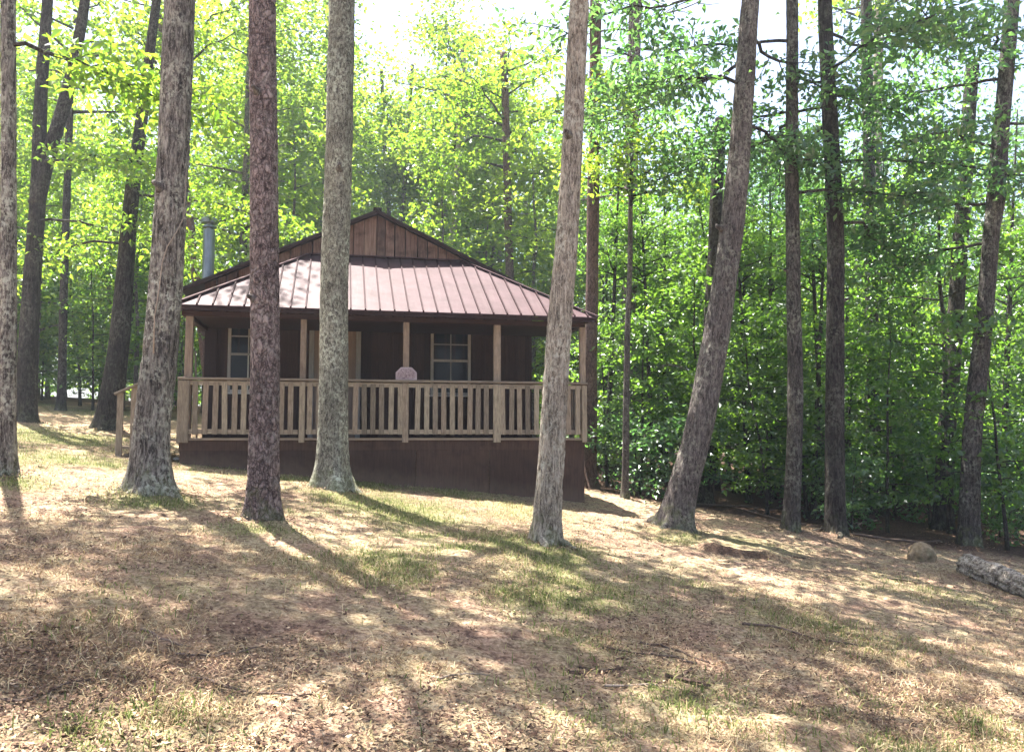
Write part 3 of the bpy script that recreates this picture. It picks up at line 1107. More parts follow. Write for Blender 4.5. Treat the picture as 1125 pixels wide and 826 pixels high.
window(473, 517, 357, 434)
window(250, 295, 346, 431)
v = VW - .022
u0, u1 = u_of(339, v, 1), u_of(396, v, 1)
wt = w_of(349, u0, v)
b = MB()
b.box((u0, v - .03, 0), (u0 + .09, v + .01, wt))
b.box((u1 - .09, v - .03, 0), (u1, v + .01, wt))
b.box((u0 + .09, v - .03, wt - .09), (u1 - .09, v + .01, wt))
door = b.build('door', M['frame_wood'], cabin, .004)
b = MB()
b.box((u0 + .093, v - .008, .01), (u1 - .093, v + .012, wt - .093))
for a_, c_ in ((.15, .85), (1.05, wt - .22)):
    for k in (0, 1):
        ua = u0 + .16 + k * ((u1 - u0) / 2 - .10)
        b.box((ua, v - .016, a_), (ua + (u1 - u0) / 2 - .22, v - .0085, c_))
b.build('door_leaf', M['door_wood'], door, .003)
MB().tube([(u1 - .16, v - .012, 1.0), (u1 - .16, v - .06, 1.0), (u1 - .16, v - .075, 1.0)], [.012, .012, .028], 12).build('handle', M['dark_metal'], door, smooth=True)

# stovepipe through the roof
pu = u_of(229.5, 4.0, 4.0)
ptop = w_of(240, pu, 4.0)
pr = .118
b = MB().tube([(pu, 4.0, rake(pu) - .1), (pu, 4.0, ptop - .25)], [pr, pr], 28)
for z in (rake(pu) + .34, rake(pu) + .98):
    b.tube([(pu, 4, z), (pu, 4, z + .025)], [pr + .006, pr + .006], 28)
pipe = b.build('stovepipe', M['flue_metal'], cabin)
b = MB().tube([(pu, 4, ptop - .245), (pu, 4, ptop - .11)], [pr * .62, pr * .62], 24)
b.tube([(pu, 4, ptop - .20), (pu, 4, ptop - .17)], [pr + .03, pr + .03], 28)
b.tube([(pu, 4, ptop - .108), (pu, 4, ptop - .05), (pu, 4, ptop - .045), (pu, 4, ptop)], [pr + .045, pr + .05, pr + .05, pr + .03], 28)
b.build('cap', M['flue_metal'], pipe)
MB().tube([(pu, 4, rake(pu) - .1), (pu, 4, rake(pu) + .06), (pu, 4, rake(pu) + .10)], [pr + .06, pr + .05, pr + .005], 28).build('collar', M['flue_metal'], pipe)

# side steps with a sloping handrail
gz = lambda u, v: tz(*cw(u, v, 0)[:2]) - CAM_Z
b = MB()
b.box((UL - .52, .25, -.05), (UL - .03, 1.35, -.01))
b.box((UL - .92, .25, -.17), (UL - .53, 1.35, -.13))
steps = b.build('steps', M['deck_wood'], cabin, .004)
b = MB()
us = [UL - .50, UL - .70, UL - .90]
tops = [.90, .80, .70]
for uu, tp in zip(us, tops):
    b = MB().box((uu - .045, .2, gz(uu, .2) - .2), (uu + .045, .245, tp))
    b.build('rail_post', M['rail_wood'], steps, .004)
for vv in (.19, 1.38):
    MB().bar((UL - .35, vv, .975), (UL - .98, vv, .675), .09, .035).build('handrail', M['rail_long'], steps, .004)
for uu, tp in zip(us, tops):
    MB().box((uu - .04, 1.36, gz(uu, 1.4) - .2), (uu + .04, 1.40, tp)).build('rail_post', M['rail_wood'], steps, .004)
MB().box((UL - .36, .17, -.6), (UL - .27, .26, 1.1)).build('newel', M['post_wood'], steps, .004)

# plaque on the railing and a stick leaning by the end post
pc = cw(post_u[2], -.05, RT + .018)
pl = thing('plaque', 'pale patterned plaque with clipped corners, standing on the porch railing', 'plaque', tuple(pc), TH)


def clip_plate(w, h, c, y0, y1):
    pts = [(-w / 2, 0), (w / 2, 0), (w / 2, h - c), (w / 2 - c, h), (-w / 2 + c, h), (-w / 2, h - c)]
    n = len(pts)
    b = MB()
    b.add([(x, y0, z) for x, z in pts] + [(x, y1, z) for x, z in pts], [tuple(range(n)), tuple(range(2 * n - 1, n - 1, -1))] + [(i, i + n, (i + 1) % n + n, (i + 1) % n) for i in range(n)])
    return b


clip_plate(.345, .215, .085, -.012, .012).build('border', M['plaque_rim'], pl, .003)
o = clip_plate(.285, .165, .065, -.018, -.0125).build('panel', M['plaque_face'], pl)
o.location = (0, 0, .024)
p0, p1 = cw(post_u[0] + .11, .28, .0), cw(post_u[0] + .085, .10, 1.36)
v, f = tube(np.array([p0, p0 * .5 + p1 * .5, p1]) - p0, [.016, .015, .014], 10)
o = link('stick', mesh_np('stick', v, f, M['rail_wood'], smooth=True), None, tuple(p0))
tag(o, 'thin pale pole leaning upright inside the porch beside the end post', 'pole')

# ------------------------------------------------------------------ ground cover mask and ground sheet
GREEN = [(540, 605, 1.1, 1.1), (470, 625, .9, .8), (600, 640, 1.0, .8), (430, 555, 1.0, .9), (330, 560, .6, .4), (240, 515, 1.0, .7), (310, 525, .8, .7), (100, 505, 1.3, .9), (60, 480, 2.0, .9), (90, 450, 3.0, .8),
         (560, 560, .9, .7), (780, 765, .5, .45), (950, 800, .5, .6), (1100, 810, .4, .6), (700, 660, .5, .6), (840, 605, .8, .6), (150, 800, .35, .4), (40, 650, .8, .35), (900, 690, .8, .5), (620, 700, .6, .3),
         (450, 570, .9, .7), (720, 630, .7, .55), (1020, 650, .9, .4), (660, 810, .4, .35), (550, 740, .5, .3)]
GREEN += [(168, 548, .5, .9), (290, 580, .4, .9), (370, 545, .7, .9), (598, 606, .5, .9), (735, 588, .6, .8), (10, 530, .4, .7), (500, 545, .9, .7), (400, 530, .9, .8), (460, 548, .9, .7)]
GW = [(ground(px, py), r, s) for px, py, r, s in GREEN]


def green_mask(x, y):
    g = np.zeros_like(x)
    for p, r, s in GW:
        g = np.maximum(g, s * np.exp(-((x - p[0]) ** 2 + (y - p[1]) ** 2) / (r * r)))
    br = n2(x, y, 1.1, 4.4, 3)
    return np.clip(g * 1.5 * np.clip((br - .28) * 3.2, 0, 1.2), 0, 1)


EDGE_A, EDGE_B = np.array([1.55, 16.0]), np.array([8.2, 12.6])
EDN = np.array([-(EDGE_B - EDGE_A)[1], (EDGE_B - EDGE_A)[0]])
EDN = EDN / np.linalg.norm(EDN)


def wood_side(x, y):
    """metres into the wood beyond the clearing's edge (positive inside the wood)"""
    d = (x - EDGE_A[0]) * EDN[0] + (y - EDGE_A[1]) * EDN[1]
    return d


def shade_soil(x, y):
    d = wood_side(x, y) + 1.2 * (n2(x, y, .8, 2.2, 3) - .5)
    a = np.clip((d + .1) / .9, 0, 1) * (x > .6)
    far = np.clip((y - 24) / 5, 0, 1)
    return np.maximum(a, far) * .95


def axis(lo, hi, step, far):
    a = list(np.arange(lo, hi + 1e-6, step))
    s = step
    x = a[-1]
    while x < far:
        s *= 1.22
        x += s
        a.append(x)
    s = step
    x = a[0]
    pre = []
    while x > -far:
        s *= 1.22
        x -= s
        pre.append(x)
    return np.array(pre[::-1] + a)


gx, gy = axis(-8.5, 9.5, .05, 170), axis(3.2, 17.5, .05, 170)
X, Yg = np.meshgrid(gx, gy)
xf, yf = X.ravel(), Yg.ravel()
zf = terrain(xf, yf)
near = np.exp(-((np.maximum(0, np.abs(xf) - 9)) ** 2 + (np.maximum(0, yf - 17)) ** 2) / 4)
zf = zf + near * (.04 * (n2(xf, yf, 4, 1.0, 2) - .5) + .04 * (n2(xf, yf, 11, 5.0, 2) - .5))
# soil lip past the leaning tree: a small bank facing the camera
l0, l1 = ground(758, 600)[:2], ground(885, 625)[:2]
ld = (l1 - l0) / np.linalg.norm(l1 - l0)
ln_ = np.array([-ld[1], ld[0]])
tt = (xf - l0[0]) * ld[0] + (yf - l0[1]) * ld[1]
dd = (xf - l0[0]) * ln_[0] + (yf - l0[1]) * ln_[1] + .12 * np.sin(tt * 4)
L_ = np.linalg.norm(l1 - l0)
env = np.clip(tt / .2, 0, 1) * np.clip((L_ - tt) / .5, 0, 1) * (tt > 0)
zf = zf + .10 * env * (.6 + .8 * n2(xf, yf, 3, 8.0, 2)) * np.clip(dd / .05 + .5, 0, 1) * np.exp(-np.maximum(dd, 0) / .9)
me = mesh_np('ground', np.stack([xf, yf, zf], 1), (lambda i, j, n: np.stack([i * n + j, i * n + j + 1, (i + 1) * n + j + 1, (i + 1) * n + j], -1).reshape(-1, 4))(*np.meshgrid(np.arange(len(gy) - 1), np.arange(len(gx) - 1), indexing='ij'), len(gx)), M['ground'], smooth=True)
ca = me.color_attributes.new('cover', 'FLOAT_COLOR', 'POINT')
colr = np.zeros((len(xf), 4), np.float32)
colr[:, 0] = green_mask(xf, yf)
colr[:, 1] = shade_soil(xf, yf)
colr[:, 1] = np.maximum(colr[:, 1], .9 * env * np.exp(-(dd / .09) ** 2))  # dark strip down the bank face: shadow under the lip painted into the soil
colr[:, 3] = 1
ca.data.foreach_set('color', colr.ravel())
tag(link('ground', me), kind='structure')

# ------------------------------------------------------------------ litter, straw and grass (nobody could count them)
rng = np.random.default_rng(77)


def scatter(n, ymin=2.6, ymax=17, power=1.6):
    """points over the seen ground, thinning with distance"""
    u = rng.random(n)
    y = (ymin ** (1 - power) + u * (ymax ** (1 - power) - ymin ** (1 - power))) ** (1 / (1 - power))
    x = (rng.random(n) * 2 - 1) * (y * .68 + .7)
    return x, y


def in_cabin(x, y):
    du = (x - CO[0]) * CX[0] + (y - CO[1]) * CX[1]
    dv = (x - CO[0]) * CY[0] + (y - CO[1]) * CY[1]
    return (du > UL - .02) & (du < UR + .02) & (dv > 0) & (dv < VB)


def flat_leaf(x, y, L, wid, curl):
    n = len(x)
    z = terrain(x, y) + rng.uniform(.004, .03, n)
    az = rng.random(n) * 6.283
    d = np.stack([np.cos(az), np.sin(az), rng.normal(0, .3, n)], 1)
    d = unit(d)
    up = unit(np.array([0, 0, 1.0]) + rng.normal(0, .35, (n, 3)))
    s = unit(np.cross(d, up))
    nr = np.cross(s, d)
    c = np.stack([x, y, z], 1)
    Ls = (L * rng.uniform(.6, 1.4, n))[:, None]
    w = Ls * wid
    cu = (curl * rng.uniform(.2, 1.6, n))[:, None] * Ls
    b0, b1 = c - d * Ls * .5 + nr * cu, c + d * Ls * .5 + nr * cu
    q = [b0, c - d * Ls * .15 + s * w + nr * cu * .5, c + d * Ls * .18 + s * w * .8 + nr * cu * .6, b1, c + d * Ls * .18 - s * w * .8 + nr * cu * .6, c - d * Ls * .15 - s * w + nr * cu * .5]
    v = np.stack(q, 1).reshape(-1, 3)
    i = np.arange(n)[:, None] * 6
    f = np.concatenate([i + [0, 1, 2, 3], i + [3, 4, 5, 0]], 1).reshape(-1, 4)
    return v, f


x, y = scatter(210000, power=1.3)
keep = (~in_cabin(x, y)) & (rng.random(len(x)) < np.clip(.08 + 3.4 * (n2(x, y, .9, 6.1, 4) - .47), .04, .85)) & (rng.random(len(x)) > .75 * green_mask(x, y))
x, y = x[keep], y[keep]
v, f = flat_leaf(x, y, .022, .22, .15)
x2, y2 = scatter(16000, power=1.2)
k2 = (~in_cabin(x2, y2)) & (rng.random(len(x2)) < np.clip(.2 + 3 * (n2(x2, y2, .7, 3.3, 4) - .47), .05, 1))
xr, yr = [], []
for key in HERO:
    root, b, Y, C, rf = HERO[key]
    n = 260
    a_ = rng.random(n) * 6.283
    r_ = rf(0) * 1.15 + np.abs(rng.normal(0, .22, n))
    xr.append(b[0] + r_ * np.cos(a_))
    yr.append(b[1] + r_ * np.sin(a_))
v, f = joinvf([(v, f), flat_leaf(np.concatenate(xr), np.concatenate(yr), .028, .25, .2)])
v, f = joinvf([(v, f), flat_leaf(x2[k2], y2[k2], .032, .25, .2)])
tag(link('leaf_litter', mesh_np('leaf_litter', v, f, M['litter'])), 'brown fallen leaves strewn over the dirt clearing', 'leaf litter', kind='stuff')


def blades(x, y, h, w, lay):
    """thin bent blades; lay 0 stands up, 1 lies flat"""
    n = len(x)
    z = terrain(x, y) - .004
    az = rng.random(n) * 6.283
    el = np.clip(rng.normal(lay, .25, n), .03, .97) * PI / 2
    d = np.stack([np.cos(az) * np.sin(el), np.sin(az) * np.sin(el), np.cos(el)], 1)
    s = np.stack([-np.sin(az + rng.normal(0, .5, n)), np.cos(az), np.zeros(n)], 1)
    c = np.stack([x, y, z], 1)
    hs = (h * rng.uniform(.5, 1.5, n))[:, None]
    ws = (w * rng.uniform(.6, 1.3, n))[:, None]
    m = c + d * hs * .55 + np.array([0, 0, .012])
    t = m + unit(d + np.array([0, 0, -.55])) * hs * .5
    v = np.stack([c - s * ws, c + s * ws, m + s * ws * .8, m - s * ws * .8, t + s * ws * .15, t - s * ws * .15], 1).reshape(-1, 3)
    i = np.arange(n)[:, None] * 6
    f = np.concatenate([i + [0, 1, 2, 3], i + [3, 2, 4, 5]], 1).reshape(-1, 4)
    return v, f


x, y = scatter(260000, power=1.4)
keep = (~in_cabin(x, y)) & (wood_side(x, y) < .2) & (rng.random(len(x)) < np.clip(.15 + 3 * (n2(x, y, 1.0, 8.3, 4) - .45), .04, 1))
x, y = x[keep], y[keep]
v, f = blades(x, y, .075, .0022, .88)
tag(link('dry_grass', mesh_np('dry_grass', v, f, M['straw'])), 'matted dry straw-coloured grass across the clearing', 'dry grass', kind='stuff')
x, y = scatter(460000, 2.6, 26, 1.3)
gm = green_mask(x, y)
keep = (~in_cabin(x, y)) & (wood_side(x, y) < .3) & (rng.random(len(x)) < np.clip(gm ** 1.6 * .9 + .003, 0, 1))
x, y = x[keep], y[keep]
v, f = blades(x, y, .048, .0034, .55)
tag(link('grass', mesh_np('grass', v, f, M['grass'])), 'thin green grass growing in patches on the clearing', 'grass', kind='stuff')

# ------------------------------------------------------------------ sticks, logs, stones
def put_tube(name, pts, rad, mat, label, cat, group=None, n=10):
    P = np.array(pts, float)
    o = P[0].copy()
    v, f = tube(P - o, rad, n)
    return tag(link(name, mesh_np(name, v, f, M[mat], smooth=True), None, tuple(o)), label, cat, group)


def lying(px, py, ang, L, r, bend=.1, seed=0):
    rg = np.random.default_rng(seed)
    p = ground(px, py)
    d = np.array([math.cos(ang), math.sin(ang)])
    pts = []
    for t in np.linspace(-.5, .5, 9):
        q = p[:2] + d * t * L + np.array([-d[1], d[0]]) * (math.sin(t * 5 + seed) * bend * L * .3 + rg.normal(0, .012))
        pts.append([q[0], q[1], tz(*q) + r * .7 + rg.uniform(0, .012)])
    return pts, np.linspace(r, r * .45, 9)


STK = [(715, 722, 2.9, .6, .010, 'dark curved twig on the bare dirt, beside the heap of rotting bark'), (702, 757, .2, .45, .008, 'pale broken stick below the rotting bark in the middle of the clearing'),
       (742, 718, -.5, .5, .011, 'thin forked-looking twig lying uphill of the rotting bark'), (180, 706, -.35, .42, .010, 'short grey twig on the pale sunlit dirt near the slim edge tree'),
       (275, 760, .1, .6, .009, 'long thin dark twig lying in the shade below the pine'), (245, 720, .7, .5, .008, 'slim bent twig crossing the leaf litter between oak and pine'),
       (55, 765, .9, .4, .009, 'stubby dark twig in the lower leaf litter'), (505, 745, .4, .35, .007, 'small pale twig lying by itself in the shaded litter'),
       (850, 610, -.1, .8, .02, 'weathered stick lying along the bank past the leaning tree'), (880, 700, -.25, .9, .012, 'long straight twig across the sunny strip of dirt'),
       (1000, 640, .3, .6, .013, 'crooked stick on the dirt in front of the tan boulder'), (940, 575, .5, .5, .012, 'pale stick poking up at the foot of the black trunk')]
for i, (px, py, a_, L, r, lb) in enumerate(STK):
    pts, rad = lying(px, py, a_, L, r, .3, i)
    put_tube('twig', pts, rad, 'stick_pale' if i in (1, 7, 11) else 'stick', lb, 'twig', n=8)

# dead branches dropped along the wood edge
for i, (px, py, a_, L, r, lb) in enumerate(((880, 562, .25, 1.6, .03, 'dead branch on the dark soil between the speckled and the black trunk'), (800, 560, -.3, 1.5, .028, 'dead branch lying past the foot of the leaning tree'),
                                            (950, 580, .9, 1.1, .02, 'dead branch angled behind the black trunk'), (845, 572, 2.6, 1.3, .024, 'dead branch against the foot of the speckled trunk'), (985, 598, -.2, 1.3, .026, 'dead branch lying beside the tan boulder'))):
    pts, rad = lying(px, py, a_, L, r, .25, 50 + i)
    pts = [[q[0], q[1], q[2] + .10 * k / 8] for k, q in enumerate(pts)]
    put_tube('fallen_branch', pts, rad, 'stick_pale' if i == 2 else 'stick', lb, 'branch', n=8)

# heap of rotting bark pieces
p = ground(705, 742)
bh = thing('bark_heap', 'dark heap of rotting bark scraps in the middle of the dirt', 'bark heap', tuple(p))
rg = np.random.default_rng(3)
for i in range(16):
    a_, L, w = rg.normal(0.1, .6), rg.uniform(.08, .30), rg.uniform(.010, .026)
    q = np.array([rg.normal(-.15, .38), rg.normal(0, .14)])
    d = np.array([math.cos(a_), math.sin(a_)])
    pts = []
    for t in np.linspace(-.5, .5, 6):
        s = q + d * t * L
        pts.append([s[0], s[1], tz(p[0] + s[0], p[1] + s[1]) - p[2] + .014 + rg.uniform(0, .02)])
    v, f = tube(np.array(pts), np.array([.4, .9, 1, .95, .8, .3]) * w * .7, 8)
    v = v + .006 * rg.normal(0, 1, v.shape)
    v[:, 2] *= .55
    link('bark_scrap', mesh_np('bark_scrap', v, f, M['bark_red'], smooth=False), bh)

# the fallen grey log at the edge of the photo, hollow dark end towards the clearing
a0, a1 = ground(1062, 630), ground(1200, 684)
L0, L1 = np.array([a0[0], a0[1], 0]), np.array([a1[0], a1[1], 0])
ax = unit(L1 - L0)
K = 60
ts = np.linspace(0, 1, K)
P = np.array([L0 + (L1 - L0) * t for t in ts])
P[:, 2] = [tz(*q[:2]) for q in P]
P[:, 2] = np.polyval(np.polyfit(ts, P[:, 2], 1), ts) + .10
log = thing('log', 'fallen weathered grey log with a dark hollow end, lying at the wood edge', 'log', tuple(P[0]))
na = 56
T, Xf, Yf = frames(P)
a = np.arange(na) / na * 2 * PI
Ag, Tg = np.meshgrid(a, ts)
q = np.stack([np.cos(Ag).ravel() * 2.5, np.sin(Ag).ravel() * 2.5, Tg.ravel() * 5], 1)
dR = (fbm(q * 1.7, 3).reshape(Ag.shape) - .5) * .09 + (fbm(q * [3, 3, 1.2] + 9, 3).reshape(Ag.shape) - .5) * .05
Rr = .155 + dR - .02 * Tg
Rr[:3] *= np.array([.93, .97, 1.0])[:, None]
v = P[:, None] + Rr[..., None] * (np.cos(Ag)[..., None] * Xf[:, None] + np.sin(Ag)[..., None] * Yf[:, None])
# inner hollow
hol = P[0][None] + .72 * Rr[0][:, None] * (np.cos(a)[:, None] * Xf[0] + np.sin(a)[:, None] * Yf[0])
deep = hol + T[0] * .35
allv = np.vstack([v.reshape(-1, 3), hol, deep, (deep.mean(0) + T[0] * .1)[None].repeat(na, 0)]) - P[0]
i, j = np.meshgrid(np.arange(K - 1), np.arange(na), indexing='ij')
f1 = np.stack([i * na + j, i * na + (j + 1) % na, (i + 1) * na + (j + 1) % na, (i + 1) * na + j], -1).reshape(-1, 4)
jj = np.arange(na)
o1 = K * na
f2 = np.concatenate([np.stack([jj, o1 + jj, o1 + (jj + 1) % na, (jj + 1) % na], -1)] + [np.stack([o1 + k * na + jj, o1 + (k + 1) * na + jj, o1 + (k + 1) * na + (jj + 1) % na, o1 + k * na + (jj + 1) % na], -1) for k in (0, 1)])
M['log_bark'] = bark_mat('log_bark', (.09, .072, .06), (.29, .245, .21), (.50, .445, .39), (.55, .52, .46), .3, 9, .8, .03, .3, 0)
link('shell', mesh_np('shell', allv, np.vstack([f1, f2]), M['log_bark'], smooth=True), log)

# the tan boulder half sunk at the wood edge
p = ground(1013, 616)
th_, ph_ = np.meshgrid(np.linspace(0, PI, 40), np.arange(64) / 64 * 2 * PI, indexing='ij')
d = np.stack([np.sin(th_) * np.cos(ph_), np.sin(th_) * np.sin(ph_), np.cos(th_)], -1).reshape(-1, 3)
v = d * (.20 * (1 + .5 * (fbm(d * 1.5 + 4.2, 2) - .5) + .16 * (fbm(d * 5 + 1, 3) - .5) + .05 * (fbm(d * 16, 2) - .5)))[:, None] * [1, .9, .95]
i_, j_ = np.meshgrid(np.arange(39), np.arange(64), indexing='ij')
f = np.stack([i_ * 64 + j_, (i_ + 1) * 64 + j_, (i_ + 1) * 64 + (j_ + 1) % 64, i_ * 64 + (j_ + 1) % 64], -1).reshape(-1, 4)
m, nt, out = newmat('tan_rock')
vv_ = coords(nt)
c = ramp(nt, noise(nt, vv_, 9, 7, .7), [(.3, (.10, .07, .045)), (.5, (.26, .19, .12)), (.7, (.38, .30, .20))]).outputs[0]
c = mixc(nt, ramp(nt, noise(nt, vv_, 3.5, 4), [(.5, (0, 0, 0)), (.65, (.7, .7, .7))]).outputs[0], c, (.09, .085, .045))
principled(nt, out, c, .9, bump(nt, noise(nt, vv_, 18, 6, .7), .8, .02), .15)
tag(link('boulder', mesh_np('boulder', v, f, m, smooth=True), None, (p[0], p[1], p[2] + .075)), 'rounded tan boulder half sunk in the dark soil beside the fallen grey log', 'boulder')

# pale stones by the skirting
for px, py, s, lb in ((204, 499, .085, 'largest white stone at the foot of the cabin skirting, by the steps'), (232, 507, .055, 'slim upright white stone against the skirting between oak and pine'),
                      (313, 514, .04, 'tiny white stone against the skirting beside the pine'), (194, 503, .05, 'low white stone half hidden by the furrowed oak')):
    p = ground(px, py + 3)
    rg = np.random.default_rng(px)
    th_, ph_ = np.meshgrid(np.linspace(0, PI, 9), np.arange(12) / 12 * 2 * PI, indexing='ij')
    d = np.stack([np.sin(th_) * np.cos(ph_), np.sin(th_) * np.sin(ph_), np.cos(th_)], -1).reshape(-1, 3)
    v = d * (s * (1 + .7 * (fbm(d * 1.6 + px, 2) - .5)))[:, None] * rg.uniform(.6, 1.1, 3)
    if px == 232:
        v *= [.6, .6, 1.6]
    i, j = np.meshgrid(np.arange(8), np.arange(12), indexing='ij')
    f = np.stack([i * 12 + j, (i + 1) * 12 + j, (i + 1) * 12 + (j + 1) % 12, i * 12 + (j + 1) % 12], -1).reshape(-1, 4)
    tag(link('stone', mesh_np('stone', v, f, M['pale_stone']), None, (p[0], p[1], p[2] + s * .4)), lb, 'stone')

# pale vine on the furrowed oak
root, b0, Y0, C0, rf0 = HERO['oak_tree2']
pts = []
for (px, py) in ((211, 185), (208, 215), (206, 240), (199, 258), (191, 275), (186, 292), (183, 320), (178, 350), (177, 390)):
    q = at(px, py, Y0)
    i = int(np.argmin(abs(C0[:, 2] - q[2])))
    r = rf0(q[2] - b0[2]) + .012
    dx = np.clip(q[0] - C0[i, 0], -r * .97, r * .97)
    pts.append([C0[i, 0] + dx, C0[i, 1] - math.sqrt(max(0, r * r - dx * dx)) - .004, q[2]])
pts = np.array(pts)[::-1]
put_tube('vine', pts, np.linspace(.008, .005, len(pts)), 'stick_pale', 'pale bare vine stem climbing the thick furrowed oak', 'vine', n=8)

# surface roots of the near trees
rg = np.random.default_rng(8)
for key, nr in (('oak_tree1', 3), ('oak_tree2', 5), ('pine_tree3', 4), ('oak_tree4', 5), ('oak_tree5', 4), ('oak_tree6', 5), ('oak_tree7', 3), ('oak_tree8', 3)):
    root, b, Y, C, rf = HERO[key]
    Rb = rf(0)
    a0_ = rg.random() * 6.28
    mt_ = [c for c in root.children if c.name.startswith('trunk')][0].data.materials[0]
    for k in range(nr):
        az = a0_ + k * 6.283 / nr + rg.normal(0, .25)
        L = Rb * rg.uniform(1.2, 2.4)
        pts = []
        for t in np.linspace(0, 1, 10):
            r_ = Rb * .55 + L * t
            aa = az + .25 * math.sin(t * 2.5 + k)
            q = b[:2] + r_ * np.array([math.cos(aa), math.sin(aa)])
            pts.append([q[0] - b[0], q[1] - b[1], tz(*q) - b[2] + Rb * (.55 * (1 - t) ** 2.2 - .06 - .10 * t)])
        v, f = tube(np.array(pts), Rb * np.linspace(.42, .12, 10) * (1 + .15 * rg.normal(0, 1, 10)), 14)
        v = v + (fbm(v * 18 + k, 2) - .5)[:, None] * .03
        link('root', mesh_np('root', v, f, mt_, smooth=True), root)

# ------------------------------------------------------------------ the other trees one can tell apart
def plant(kind, i, x, y, s=1.0, rz=0.0, label='', group=None, name=None, cat='tree', zs=1.0):
    tm, cm = FAM[kind][i % len(FAM[kind])]
    root = thing(name or 'tree', label, cat, (x, y, tz(x, y) - .03), rz, group)
    root.scale = (s, s, s * zs)
    link('trunk', tm, root)
    link('crown', cm, root)
    return root


def slim(name, label, pts, Y, w0, w1, bark, crown=None, cz=8, cs=.8, seed=0, group=None, extra_h=4):
    """a slender trunk through picture points at distance Y, foot dropped to the ground"""
    P = [at(px, py, Y) for px, py in pts]
    d = P[0] - P[1]
    d = d / abs(d[2])
    g = P[0] + d * max(0, P[0][2] - tz(P[0][0], Y))
    base = np.array([g[0], Y, tz(g[0], Y)])
    P = [base] + [p for p in P if p[2] > base[2] + .3]
    e = P[-1] - P[-2]
    e /= np.linalg.norm(e)
    P.append(P[-1] + e * extra_h)
    P = np.array(P)
    zs = np.concatenate([[base[2] - .3], np.arange(base[2], P[-1][2], .15)])
    C = spline(P, zs)
    C[:, 0] += .05 * (fbm(np.stack([zs * .6 + seed, zs * 0, zs * 0], 1), 2) - .5)
    R = np.linspace(w0, w1, len(zs)) / FPX * Y / 2 * (1 + .5 * np.exp(-(zs - base[2]) / .2))
    R *= 1 + .12 * (fbm(np.stack([zs * 2.0 + seed, zs * 0, zs * 0], 1), 2) - .5)
    v, f = tube(C, R, 24)
    q = v * [14, 14, 4]
    root = thing(name, label, 'tree', tuple(base), 0, group)
    parts = [(v - base, f)]
    link('trunk', mesh_np('trunk', *joinvf(parts), M[bark], smooth=True), root)
    if crown is not None:
        i = min(len(C) - 1, int(np.searchsorted(C[:, 2], base[2] + cz)))
        for nm, m_ in zip(('limb', 'crown'), crown):
            o = link(nm, m_, root, tuple(C[i] - base))
            o.rotation_euler = (0, 0, seed * 2.1)
            o.scale = (cs,) * 3
    return root, base, C


slim('pine_tree', 'straight reddish brown pine trunk rising just past the end of the porch', [(648, 520), (650, 350), (653, 150), (655, 0)], 17.4, 14.5, 12.5, 'bark_red', CANP[0], 14, 1.1, 21)
rt, bs, Cj = slim('pine_tree', 'purplish grey pine with bare dead side branches, deep behind the clearing', [(689, 500), (692, 300), (695, 120), (698, 0)], 22, 17, 14, 'bark_pine', CANP[1], 14, 1.2, 22)
rg = np.random.default_rng(12)
parts = []
for i in range(20):
    z = rg.uniform(7.0, 13.5)
    k = int(np.argmin(abs(Cj[:, 2] - bs[2] - z)))
    az = rg.choice([0, PI]) + rg.normal(0, .6)
    lp = limb_path(rg, Cj[k] - bs, az, rg.uniform(.8, 2.4), rg.uniform(-.1, .4), .25, 9)
    parts = [tube(lp, np.linspace(.035, .006, 9), 6)]
    for t in (4, 6):
        lp2 = limb_path(rg, lp[t], az + rg.choice([-.8, .8]), rg.uniform(.4, .9), rg.uniform(-.3, .5), .2, 5)
        parts.append(tube(lp2, np.linspace(.013, .004, 5), 5))
    link('dead_branch', mesh_np('dead_branch', *joinvf(parts), M['bark_pine'], smooth=True), rt)
slim('tree', 'thin pale sapling trunk in front of the deep wood, past the porch end', [(687, 540), (688, 450), (690, 355)], 15.7, 8, 3, 'bark_grey', CANB[0], 5.5, .5, 23, extra_h=7)
slim('tree', 'thin dark trunk beyond the lawn, between the forked tree and the leaning dark trunk', [(67, 440), (70, 330), (73, 230)], 22, 9, 7, 'bark_dark', CANB[1], 8, .8, 24)
slim('tree', 'slender reddish trunk leaning behind the stovepipe and the furrowed oak', [(216, 310), (208, 240), (196, 160)], 23, 10, 8, 'bark_red', CANB[0], 9, .8, 25)
slim('tree', 'tall pale ghostly trunk deep in the wood above the thicket', [(956, 500), (960, 300), (964, 100), (966, 0)], 27, 12, 10, 'bark_pale', CANB[0], 15, .9, 26)
slim('tree', 'dark slender trunk rising behind the far slope of the cabin roof', [(562, 400), (560, 290), (557, 190)], 25, 10, 8, 'bark_red', CANB[1], 8.5, .8, 27)
slim('tree', 'pale slender trunk rising behind the cabin ridge', [(496, 400), (497, 270), (503, 165)], 28, 9, 7, 'bark_pale', CANB[0], 9, .8, 28)
slim('tree', 'thin dark stem seen above the cabin roof peak, one of a close pair', [(442, 300), (442, 240), (446, 180)], 31, 7, 4, 'bark_dark', CANB[0], 9, .7, 29, 'pair of thin stems behind the roof peak')
slim('tree', 'thin dark stem seen above the cabin roof peak, one of a close pair', [(426, 300), (427, 240), (424, 180)], 32, 6, 4, 'bark_dark', CANB[1], 9, .7, 30, 'pair of thin stems behind the roof peak')
slim('tree', 'broad dark trunk deep in shade between the black trunk and the forked one', [(961, 570), (960, 450), (957, 330), (954, 150)], 18.5, 15, 11, 'bark_dark', None, 9, .9, 31, extra_h=7)
slim('tree', 'dark trunk in deep shade behind the tan boulder', [(1036, 590), (1040, 480), (1047, 380)], 16.6, 19, 14, 'bark_dark', None, 11, .8, 32, extra_h=6)
